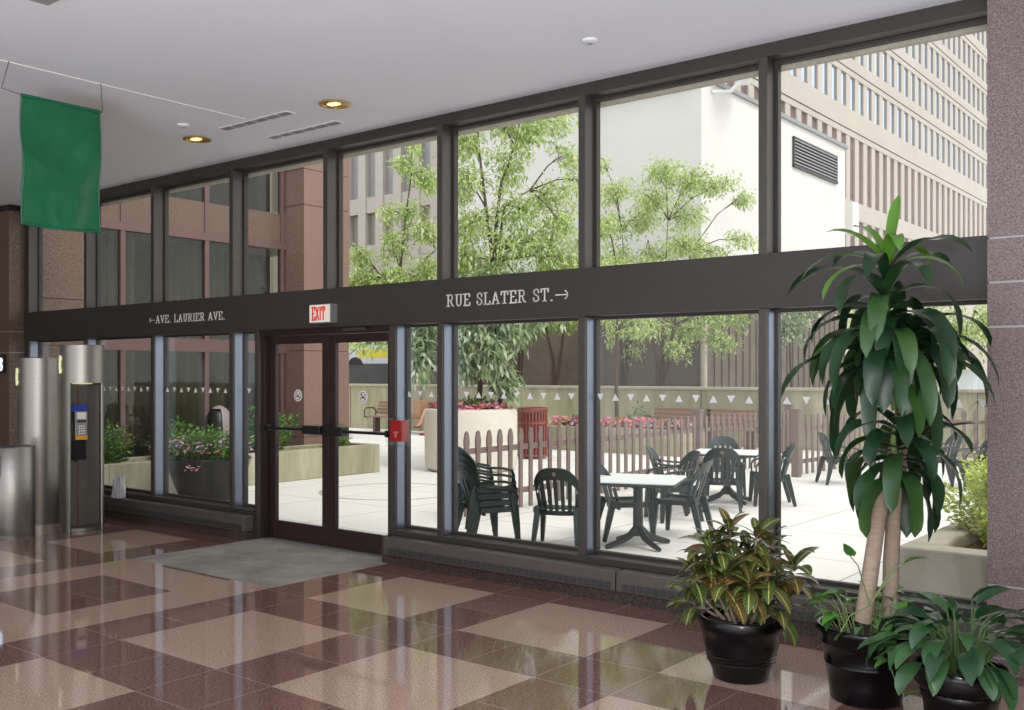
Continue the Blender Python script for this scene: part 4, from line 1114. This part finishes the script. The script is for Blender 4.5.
for i in range(46):
    az = random.uniform(0, 2*PI); rr = random.uniform(.06, .2); b = Vector((rr*math.cos(az), rr*math.sin(az), .33))
    tip = b+Vector((math.cos(az)*random.uniform(.02, .12), math.sin(az)*random.uniform(.02, .12), random.uniform(.06, .22)))
    vs.tube([b, b.lerp(tip, .5)+Vector((0, 0, .03)), tip], [.003, .003, .002], 5)
    L_ = random.uniform(.075, .12); pv.leaf(tip, adir(az+random.uniform(-.8, .8), random.uniform(-.3, .6)), L_, L_*.36, droop=.9, prof='heart', fold=.15, seg=5, twist=random.uniform(-.5, .5))
for x, y in ((850, 556), (836, 640), (905, 563), (912, 560)):
    b = P(870, 605, 4.95); e = P(x, y, 4.9); vs.tube([b, b.lerp(e, .6)+Vector((0, 0, .05)), e], [.004, .003, .003], 5)
    pv.leaf(e, pic(random.uniform(20, 160), -.3), .095, .034, droop=.6, prof='heart', seg=5)
tr = [P(893, 640, 4.82), P(888, 660, 4.76), P(895, 680, 4.74), P(905, 697, 4.74)]
vs.tube(tr, .0035, 5)
for q, dg in zip(tr+tr[:2], (200, 190, 20, 40, 240, 160)): pv.leaf(q, pic(dg, -.3), .085, .032, droop=.5, prof='heart', seg=5)
pv.build('pothos_leaves', M_pothos, t, smooth=True, angle=180); vs.build('pothos_vines', M_stem, t, smooth=True)

# peace-lily like plant, right
pl_ = spot(960, 4.46); pl_ = Vector((pl_.x, pl_.y, 0))
prof = [(.125, 0), (.135, .008), (.15, .12), (.158, .20), (.165, .206), (.17, .235), (.166, .24), (.186, .262), (.197, .28), (.2, .335), (.195, .346), (.182, .344), (.175, .30), (0, .295)]
t = pot('potted_leafy_plant', 'low leafy plant with broad dark green leaves in the black pot at right', pl_, prof, .30, .173)
lf = LF(); st = MB(); random.seed(8)
for i in range(84):
    az = i*2.399+random.uniform(-.3, .3); f = math.sqrt((i+.5)/84)
    if i % 5 == 4: f *= 1.15
    reach = .05+.32*f; hz = .27+.27*(1-f*.8)+random.uniform(-.05, .05)
    b = Vector((.05*math.cos(az), .05*math.sin(az), .30)); e = Vector((reach*.72*math.cos(az), reach*.72*math.sin(az), .08+hz))
    m_ = b.lerp(e, .55)+Vector((0, 0, .07)); st.tube([b, m_, e], [.0042, .0038, .003], 6)
    d = (e-m_).normalized(); d = (d+adir(az, .1)).normalized(); L_ = random.uniform(.16, .25)
    lf.leaf(e, d, L_, L_*random.uniform(.15, .20), droop=random.uniform(.6, 1.5), prof='oval', fold=.2, seg=7, twist=random.uniform(-.4, .4))
lf.build('leaves', M_lily, t, smooth=True, angle=180); st.build('stems', mat('dark_green_stalk', S(74, 100, 52), 0.5), t, smooth=True)

# ------------------------------------------------------------------ trees and shrubs outside
def tree(label, base, trunks, blobs, m, L0=.13, wd=.03, seed=1, name='leafy_tree', twig=True, dirdroop=.5, group='trees in the courtyard'):
    """trunks: lists of (point, radius); blobs: (centre, radii, number of leaves)"""
    random.seed(seed)
    t = thing(name, label, 'tree', base, 0, group)
    tk = MB(); nodes = []
    for pts in trunks:
        tk.tube([p for p, r in pts], [r*.55 for p, r in pts], 9); nodes += [p for p, r in pts[1:]]
    lv = LF()
    for c, rad, nlf in blobs:
        c = Vector(c); nb = min(nodes, key=lambda q: (q-c).length+.6*max(0, q.z-c.z))
        nlf = int(nlf*2.1); rad = [q*1.18 for q in rad]; ntw = max(5, int(nlf/55))
        mid = nb.lerp(c, .55)+Vector((0, 0, .1*(c-nb).length))
        tk.tube([nb, mid, c], [.018, .012, .007], 5)
        for i in range(ntw):
            q = rv(); e = c+Vector((q.x*rad[0], q.y*rad[1], q.z*rad[2])); d0 = (e-c)
            s0 = c.lerp(e, .1)
            tk.tube([mid.lerp(c, random.random()), s0.lerp(e, .5)+Vector((0, 0, .06)), e], [.007, .005, .003], 4)
            n_ = int(nlf/ntw)
            for k in range(n_):
                f = random.uniform(.15, 1.1); pp = c.lerp(e, f)+rv()*(.16+.16*max(rad))
                d = (d0.normalized()*.5+rv()+Vector((0, 0, -dirdroop))).normalized()
                L_ = L0*random.uniform(.55, 1.1); lv.small(pp, d, L_, wd*.75*random.uniform(.8, 1.2), (Vector((0, 0, 1))+rv()*.7).normalized())
    tk.build('trunk', M_bark, t, world=True, smooth=True)
    lv.build('foliage', m, t, world=True, smooth=True, angle=180)
    return t
def D(px, py, d): return at_d(px, py, d)
def blob(px, py, d, rx, ry, n, dd=None):  # radii given in pixels at that distance
    k = d/F; return (D(px, py, d), (rx*k, (dd or rx)*k, ry*k), n)
d = 17.2; bz = spot(484, d); bz.z = 1.0
tree('young willowy tree rising from the white round planter', bz,
     [[(D(478, 420, d), .085), (D(481, 372, d), .08), (D(490, 300, d), .075), (D(493, 262, d), .07), (D(486, 208, d), .05), (D(479, 150, d), .035), (D(476, 105, d), .02)],
      [(D(493, 262, d), .07), (D(497, 216, d), .05), (D(501, 184, d), .042), (D(515, 146, d), .032), (D(521, 115, d), .018)],
      [(D(500, 425, d), .085), (D(499, 370, d), .08), (D(497, 310, d), .07), (D(496, 262, d), .06), (D(505, 205, d), .04), (D(530, 190, d), .015)]],
     [blob(466, 140, d, 22, 20, 260), blob(500, 125, d, 24, 18, 280), blob(528, 130, d, 22, 18, 240), blob(552, 122, d, 20, 10, 150), blob(470, 185, d, 26, 20, 300), blob(508, 168, d, 22, 18, 220),
      blob(545, 195, d, 26, 12, 200), blob(470, 225, d, 28, 16, 320), blob(525, 212, d, 30, 16, 260), blob(560, 225, d, 20, 20, 260), blob(465, 258, d, 30, 18, 360), blob(510, 245, d, 34, 14, 300), blob(548, 258, d, 28, 14, 300), blob(580, 180, d, 14, 10, 70), blob(460, 275, d, 20, 14, 260), blob(490, 272, d, 20, 12, 260), blob(570, 262, d, 18, 14, 240), blob(535, 240, d, 24, 12, 200), blob(562, 155, d, 16, 16, 110)],
     M_leaf_tree, .15, .026, seed=3)
tree('drooping grey green tree with long leaves hanging before the retaining wall', Vector((bz.x-.4, bz.y+.5, 1.0)),
     [[(D(500, 425, 17.6), .10), (D(500, 370, 17.6), .095), (D(497, 330, 17.6), .08), (D(490, 290, 17.6), .05)]],
     [blob(470, 295, 17, 26, 20, 420), blob(505, 290, 17, 28, 18, 420), blob(468, 335, 17, 22, 22, 420), blob(490, 350, 17, 22, 24, 420), blob(515, 325, 17, 22, 18, 260), blob(462, 365, 17, 14, 18, 120), blob(503, 382, 17, 13, 16, 170), blob(418, 350, 17, 13, 26, 300), blob(425, 320, 17, 14, 16, 200), blob(545, 300, 17, 25, 14, 280)],
     M_leaf_tree2, .20, .04, seed=4, dirdroop=.9)
def multi(label, px, d, forks, blobs, m=M_leaf_tree, seed=1, L0=.16, base_y=388, wd=.03, r=.125):
    b = spot(px, d); b.z = 1.2
    b0 = D(px, base_y, d); b0.z = 1.1
    return tree(label, b, [[(b0+Vector((.06*i-.05*len(f), 0, 0)), r)]+[(D(x, y, d), r*(1-.22*(k+1))) for k, (x, y) in enumerate(f)] for i, f in enumerate(forks)], blobs, m, L0, wd, seed=seed)
d = 29.5
multi('slim two-stemmed tree in the bed behind the wall, beyond the litter basket', 521, d, [[(518, 350), (515, 325), (512, 300)], [(522, 350), (522, 320), (524, 290)]],
      [blob(515, 300, d, 30, 16, 300), blob(535, 322, d, 18, 14, 200), blob(520, 275, d, 26, 12, 200)], M_leaf_tree2, 6)
d = 28.8
multi('v-shaped two-stemmed tree in the bed behind the wall, left of the middle mullion', 557, d, [[(553, 360), (547, 335), (545, 312)], [(560, 360), (563, 335), (566, 310)]],
      [blob(545, 318, d, 26, 9, 300), blob(568, 322, d, 24, 10, 300), blob(560, 285, d, 30, 20, 400), blob(575, 250, d, 24, 16, 250)], M_leaf_tree, 7)
d = 27.5
multi('three-stemmed tree in the bed behind the wall, right of the middle mullion', 627, d, [[(622, 360), (620, 330), (619, 300), (614, 250)], [(629, 360), (632, 330), (636, 300), (648, 240)], [(627, 360), (626, 330), (626, 300), (622, 230)]],
      [blob(615, 190, d, 28, 14, 300), blob(610, 222, d, 24, 16, 320), blob(640, 215, d, 26, 16, 320), blob(617, 260, d, 30, 16, 380), blob(650, 255, d, 26, 14, 300), blob(610, 300, d, 26, 14, 240), blob(645, 325, d, 20, 12, 220), blob(612, 335, d, 12, 10, 70), blob(606, 165, d, 14, 9, 80), blob(634, 350, d, 14, 8, 80)], M_leaf_tree, 8)
d = 26.2
multi('broad multi-stemmed tree in the bed behind the wall, left of the pale pipe', 665, d, [[(657, 360), (652, 335), (648, 310), (640, 270)], [(663, 355), (662, 325), (664, 290), (668, 220)], [(669, 360), (674, 325), (682, 290), (692, 250)]],
      [blob(665, 172, d, 22, 15, 330), blob(690, 182, d, 24, 16, 360), blob(715, 188, d, 24, 10, 240), blob(738, 198, d, 14, 8, 110), blob(655, 200, d, 26, 14, 320), blob(692, 215, d, 30, 12, 300), blob(680, 245, d, 30, 16, 380), blob(712, 252, d, 24, 10, 200), blob(742, 240, d, 18, 9, 130), blob(668, 285, d, 34, 14, 360), blob(712, 312, d, 28, 12, 320), blob(722, 340, d, 20, 10, 240), blob(690, 330, d, 26, 12, 280), blob(670, 350, d, 22, 8, 150), blob(740, 318, d, 18, 14, 220), blob(755, 305, d, 12, 10, 120)], M_leaf_tree, 9)
d = 22.5
b = spot(617, d)
tree('single thin reddish trunk in the flower planter with light foliage above', Vector((-11.6, 18.15, .45)) if False else b,
     [[(D(617, 425, d), .09), (D(616, 380, d), .08), (D(617, 330, d), .07), (D(620, 290, d), .05), (D(612, 240, d), .03)]],
     [blob(606, 318, d, 18, 10, 120), blob(640, 308, d, 24, 9, 220), blob(603, 270, d, 20, 20, 240), blob(606, 228, d, 16, 16, 150), blob(625, 272, d, 26, 10, 260), blob(660, 270, d, 26, 8, 200), blob(640, 325, d, 24, 9, 220)], M_leaf_tree, .14, .028, seed=12)
d = 24.5
b = spot(399, d)
tree('light green tree behind the door post, its crown before the far concrete building', b,
     [[(D(399, 440, d), .11), (D(399, 380, d), .1), (D(398, 320, d), .085), (D(400, 270, d), .06), (D(406, 215, d), .04), (D(412, 170, d), .02)], [(D(398, 320, d), .07), (D(375, 268, d), .04), (D(356, 248, d), .02)], [(D(398, 330, d), .06), (D(368, 338, d), .035), (D(348, 356, d), .015)], [(D(398, 330, d), .07), (D(424, 260, d), .04), (D(436, 250, d), .02)]],
     [blob(365, 278, d, 22, 14, 330), blob(400, 275, d, 26, 16, 380), blob(428, 270, d, 16, 18, 300), blob(358, 255, d, 14, 12, 200), blob(392, 245, d, 22, 13, 260), blob(425, 235, d, 16, 14, 240), blob(408, 215, d, 22, 10, 180), blob(385, 212, d, 12, 5, 50), blob(418, 175, d, 20, 10, 200), blob(405, 165, d, 12, 8, 110), blob(412, 148, d, 10, 8, 60), blob(430, 180, d, 10, 9, 100), blob(365, 345, d, 16, 7, 100), blob(382, 340, d, 10, 8, 80), blob(412, 300, d, 22, 12, 200), blob(355, 285, d, 14, 10, 260), blob(385, 285, d, 20, 10, 300), blob(425, 288, d, 14, 10, 240)], M_leaf_tree, .15, .034, seed=14)
d = 27
b = spot(964, d)
tree('leafy tree beyond the retaining wall, seen between the tall plant and the granite pier', b,
     [[(D(964, 392, d), .13), (D(963, 350, d), .12), (D(958, 315, d), .1), (D(950, 285, d), .06)], [(D(963, 350, d), .1), (D(975, 310, d), .05)]],
     [blob(960, 330, d, 26, 18, 420), blob(925, 322, d, 28, 18, 420), blob(985, 325, d, 16, 24, 260), blob(888, 330, d, 26, 18, 300), blob(945, 350, d, 20, 12, 200), blob(860, 318, d, 20, 12, 200), blob(900, 295, d, 30, 12, 250), blob(955, 290, d, 30, 14, 300)], M_leaf_tree, .17, .04, seed=15)
d = 25
b = spot(790, d)
tree('small pale tree just right of the right mullion, before the brown ribbed wall', b,
     [[(D(792, 392, d), .07), (D(790, 355, d), .06), (D(790, 325, d), .04)]], [blob(790, 326, d, 14, 14, 240), blob(800, 312, d, 14, 10, 160), blob(770, 312, d, 14, 12, 150)], M_leaf_tree2, .16, .034, seed=16)

def shrub(label, c, rad, n, m, L0=.05, wd=.016, seed=1, name='shrub', z0=None, group=None):
    random.seed(seed); t = thing(name, label, 'shrub', (c[0], c[1], c[2]), 0, group); lv = LF(); st = MB(); c = Vector(c)
    ns = 16
    for i in range(ns):
        az = i*2.4; q = Vector((math.cos(az)*math.sqrt((i+.5)/ns), math.sin(az)*math.sqrt((i+.5)/ns), 0))
        hgt = rad[2]*math.sqrt(max(.15, 1-.8*q.length_squared))*random.uniform(.75, 1.05)
        e = c+Vector((q.x*rad[0]*.9, q.y*rad[1]*.9, hgt)); b = c+Vector((q.x*rad[0]*.4, q.y*rad[1]*.4, -.02))
        st.tube([b, b.lerp(e, .5)+Vector((0, 0, .03)), e], [.008, .006, .003], 5)
        for k in range(n//ns):
            f = random.uniform(.15, 1.05); p = b.lerp(e, f)+rv()*.13*max(rad[0], .3)*1.6
            d_ = (rv()+Vector((q.x, q.y, .5))).normalized(); lv.small(p, d_, L0*random.uniform(.7, 1.3), wd, (Vector((0, 0, 1))+rv()*.6).normalized())
    lv.build('leaves', m, t, world=True, smooth=True, angle=180); st.build('stems', M_stem, t, world=True, smooth=True)
    return t
shrub('lime green shrub in the thick concrete planter beside the granite pier', (-1.66, 8.25, .40), (.60, .80, .64), 6000, M_leaf_yellow, .05, .018, 31)
shrub('loose green shrub in the long planter just behind the payphone kiosk', (-12.7, 7.12, .40), (.46, .38, .56), 1600, M_leaf_shrub, .065, .02, 32, group='shrubs in the long planter')
shrub('green shrub in the long planter behind the flower bowl', (-12.75, 8.25, .40), (.45, .42, .62), 1300, M_leaf_shrub, .065, .02, 33, group='shrubs in the long planter')
shrub('full green shrub in the long planter at the foot of the rose pillar', (-12.5, 9.5, .40), (.46, .80, .80), 3000, M_leaf_shrub, .07, .021, 34, group='shrubs in the long planter')
shrub('small sprig of green at the end of the long planter, through the right door', (-12.6, 11.2, .40), (.2, .25, .42), 420, M_leaf_shrub, .05, .018, 35, group='shrubs in the long planter')
shrub('mixed green mound of leaves filling the black flower bowl', (BOWL.x, BOWL.y, .50), (.62, .62, .40), 2400, M_leaf_shrub, .06, .018, 36)
shrub('small weed growing against the retaining wall behind the flower planter', (spot(590, 22).x, 20.3, .0), (.4, .3, 1.0), 300, M_leaf_shrub, .09, .025, 37)

def flowers(name, label, cells, m, n, seed, s0=.035, leafm=None):
    """blossoms nobody could count: one object; five small petals each"""
    random.seed(seed); lv = LF()
    for i in range(n):
        c, rad = random.choice(cells); q = rv(); p = Vector(c)+Vector((q.x*rad[0], q.y*rad[1], abs(q.z)*rad[2]))
        nn = (Vector((0, -.4, 1))+rv()*.8).normalized(); a = nn.orthogonal().normalized(); b = nn.cross(a); s = s0*random.uniform(.7, 1.3)
        base = len(lv.v)
        ring = []
        for k in range(10):
            an = 2*PI*k/10; r_ = s*(1 if k % 2 == 0 else .62); ring.append(p+a*math.cos(an)*r_+b*math.sin(an)*r_+nn*s*.35)
        lv.v += [tuple(p)]+[tuple(x) for x in ring]; lv.uv += [(0, 0)]*11
        lv.f += [(base, base+1+k, base+1+(k+1) % 10) for k in range(10)]
    o = lv.build(name, m, None, smooth=False, loc=cells[0][0])
    tag(o, label, 'flowers', kind='stuff'); return o
flowers('pink_petunias', 'pink and red petunias along the rim of the white round planter', [((pc.x+.5*math.cos(a), pc.y+.5*math.sin(a), 1.04), (.24, .24, .13)) for a in [i*PI/6 for i in range(12)]], M_bloom, 420, 41, .05)
shrub('low green petunia leaves filling the white round planter', (pc.x, pc.y, 1.02), (.66, .66, .12), 900, M_leaf_shrub, .08, .025, 42)
flowers('pink_petunias', 'pink and orange flowers packed along the low flower planter behind the fence', [((-13.0+.3*i, 18.1, .5), (.25, .4, .22)) for i in range(11)], M_bloom, 620, 43, .055)
for i in range(3): shrub('low green leaves under the flowers in the low planter, %s third' % ('left', 'middle', 'right')[i], (-12.6+1.15*i, 18.15, .46), (.58, .38, .20), 600, M_leaf_shrub, .08, .025, 44+i, group='leaf mounds in the low flower planter')
flowers('bowl_petunias', 'white, lilac and red petunias over the black flower bowl', [((BOWL.x+.42*math.cos(a), BOWL.y+.42*math.sin(a), .62), (.2, .2, .22)) for a in [i*PI/5 for i in range(10)]]+[((BOWL.x+.3, BOWL.y-.45, .42), (.12, .08, .1))], M_bloom_pale, 300, 47, .025)

# ------------------------------------------------------------------ people (both nearly hidden in the photo)
def skin_mesh(name, nodes, edges, m, parent, sub=2, root=0):
    me = bpy.data.meshes.new(name); me.from_pydata([n_[0] for n_ in nodes], edges, []); o = bpy.data.objects.new(name, me); COL.objects.link(o)
    md = o.modifiers.new('skin', 'SKIN'); md.use_smooth_shade = True
    for i, n_ in enumerate(nodes):
        sv = me.skin_vertices[0].data[i]; r = n_[1]; sv.radius = r if isinstance(r, tuple) else (r, r); sv.use_root = (i == root)
    ss = o.modifiers.new('sub', 'SUBSURF'); ss.levels = ss.render_levels = sub
    dg = bpy.context.evaluated_depsgraph_get(); ev = o.evaluated_get(dg); m2 = bpy.data.meshes.new_from_object(ev)
    o.modifiers.clear(); o.data = m2; m2.materials.clear(); m2.materials.append(m); bpy.data.meshes.remove(me)
    o.parent = parent; return o
def person(label, loc, rz, seat, top_m, leg_m, hair_m, bare_legs=False, cross=False, sc_=1.0):
    """seated figure facing local +y, hips at the origin's height 'seat'"""
    t = thing('person', label, 'person', loc, rz)
    z = seat+.09
    kz = max(.46, seat+.02) if not cross else .60
    ky = .44
    hip, knee_l, knee_r = (0, 0, z), (-.12, ky, kz), (.10, ky, kz+(.10 if cross else 0))
    ank_l, ank_r = (-.12, ky+.06, .09), ((-.04, ky+.20, .28) if cross else (.12, ky+.10, .09))
    N = [((0, 0, z), (.155, .12)), ((0, -.02, z+.20), (.14, .10)), ((0, -.02, z+.40), (.165, .10)), ((0, 0, z+.50), (.07, .065)), ((0, .01, z+.57), .052), ((0, .02, z+.66), (.075, .088)), ((0, .025, z+.76), (.066, .08)),
         ((-.10, .04, z), .085), (knee_l, .06), (((-.12, ky+.01, kz*.6+.04)), .052), (ank_l, .036), ((ank_l[0], ank_l[1]+.08, .045), .034), ((ank_l[0], ank_l[1]+.15, .03), .024),
         ((.10, .04, z), .085), (knee_r, .06), ((knee_r[0]*.6+ank_r[0]*.4, knee_r[1]*.6+ank_r[1]*.4, knee_r[2]*.6+ank_r[2]*.4), .052), (ank_r, .036), ((ank_r[0], ank_r[1]+.08, ank_r[2]-.045), .034), ((ank_r[0], ank_r[1]+.15, ank_r[2]-.06), .024),
         ((-.19, -.01, z+.43), .055), ((-.25, .02, z+.18), .042), ((-.16, .24, z+.12), .03), ((-.13, .30, z+.11), (.036, .018)),
         ((.19, -.01, z+.43), .055), ((.25, .02, z+.18), .042), ((.16, .24, z+.12), .03), ((.13, .30, z+.11), (.036, .018))]
    Ed = [(0,1),(1,2),(2,3),(3,4),(4,5),(5,6),(0,7),(7,8),(8,9),(9,10),(10,11),(11,12),(0,13),(13,14),(14,15),(15,16),(16,17),(17,18),(2,19),(19,20),(20,21),(21,22),(2,23),(23,24),(24,25),(25,26)]
    for sg, wr in ((-1, 22), (1, 26)):
        base = Vector(N[wr][0])
        for k in range(4):
            x = base.x+(-.03+.02*k); L_ = (.06, .072, .068, .052)[k]; i0 = len(N)
            N += [((x, base.y+.03, base.z), .0095), ((x*1.0, base.y+.03+L_*.6, base.z-.008), .0085), ((x, base.y+.03+L_, base.z-.03), .007)]; Ed += [(wr, i0), (i0, i0+1), (i0+1, i0+2)]
        i0 = len(N); N += [((base.x-sg*.04, base.y+.0, base.z), .010), ((base.x-sg*.06, base.y+.035, base.z-.01), .0085)]; Ed += [(wr, i0), (i0, i0+1)]
    skin_mesh('body', N, Ed, M_skin, t)
    f = MB(); f.sphere((0, .108, z+.68), .014, .02, .022, 10, 8); f.sphere((-.082, .02, z+.68), .012, .02, .03, 8, 6); f.sphere((.082, .02, z+.68), .012, .02, .03, 8, 6)
    f.build('nose_and_ears', M_skin, t, smooth=True)
    e = MB(); e.sphere((-.03, .098, z+.705), .011, .008, .008, 8, 6); e.sphere((.03, .098, z+.705), .011, .008, .008, 8, 6); e.build('eyes', M_black, t, smooth=True)
    MB().sphere((0, .102, z+.635), .024, .008, .006, 8, 6).build('mouth', mat('lips', S(170, 90, 86), .5), t, smooth=True)
    MB().sphere((0, -.005, z+.735), .088, .098, .095, 16, 10).build('hair', hair_m, t, smooth=True)
    g = .014
    up = [(N[0][0], (.17, .135)), (N[1][0], (.155, .115)), (N[2][0], (.18, .115)), ((0, 0, z+.465), (.08, .075)), (N[19][0], .07), (N[20][0], .056), (N[21][0], .042), (N[23][0], .07), (N[24][0], .056), (N[25][0], .042)]
    skin_mesh('jacket', up, [(0,1),(1,2),(2,3),(2,4),(4,5),(5,6),(2,7),(7,8),(8,9)], top_m, t)
    if bare_legs:
        lg = [(N[0][0], (.17, .135)), (N[7][0], .10), ((-.12, ky*.8, kz), .078), (N[13][0], .10), ((.10, ky*.8, kz+.06), .078)]
        skin_mesh('skirt', lg, [(0,1),(1,2),(0,3),(3,4)], leg_m, t)
    else:
        lg = [(N[0][0], (.172, .137)), (N[7][0], .10), (N[8][0], .076), (N[9][0], .066), ((N[10][0][0], N[10][0][1], N[10][0][2]+.03), .055), (N[13][0], .10), (N[14][0], .076), (N[15][0], .066), ((N[16][0][0], N[16][0][1], N[16][0][2]+.03), .055)]
        skin_mesh('trousers', lg, [(0,1),(1,2),(2,3),(3,4),(0,5),(5,6),(6,7),(7,8)], leg_m, t)
    for i in (10, 16):
        a = Vector(N[i][0])
        skin_mesh('shoe', [(a+Vector((0, -.03, -.05)), .042), (a+Vector((0, .07, -.05)), .042), (a+Vector((0, .16, -.062)), .03)], [(0,1),(1,2)], M_shoe, t)
    return t
q = spot(66.5, 11.83)
person('person in blue jacket sitting low by the window between the payphone kiosks', (q.x, 5.93, 0), R_(180), .245, M_blue_cloth, M_blue_cloth, M_white_cloth)
q = spot(441, 27.0)
person('person with bare legs crossed sitting on the bench end, mostly hidden behind the white planter', (-18.25, 19.93, 0), R_(140), .44, M_iron, M_iron, M_hair, True, True)
# white bag on the heater beside the kiosk
q = at_y(109.5, 489, 6.0)
random.seed(3)
b = MB()
def bagf(u, v):
    a = 2*PI*u; r = .085*(1-.25*v)*(1+.12*math.sin(5*a+4*v))+.012*math.sin(11*a); z = .24*v*(1+.05*math.sin(3*a))
    return Vector((r*math.cos(a)*1.0, r*math.sin(a)*.7, z))
b.sheet(bagf, 40, 10, .003); b.lathe([(.0, 0.0), (.075, .002)], (0, 0, 0), 20)
o = b.build('plastic_bag', M_bag, None, smooth=True); o.location = (q.x, 6.115, .237)
tag(o, 'crumpled white plastic bag on the heater ledge, just right of the open payphone kiosk', 'bag')
# backlit letter at the picture's left edge
q = at_y(2.6, 364, 5.98)
t = thing('lit_sign', 'small backlit sign with a white letter on the dark pier at the left edge', 'sign', (q.x, 5.99, q.z))
MB().box(q.x-.22, q.x+.06, 5.965, 5.999, q.z-.12, q.z+.12).build('panel', M_black, t, world=True)
k = MB(); write(k, 'S', q.x-.05, q.z-.075, .14, .085, 5.958, 5.9645, .2, False); k.build('letter', emit_mat('lit_letter', S(225, 235, 245), .8), t, world=True)
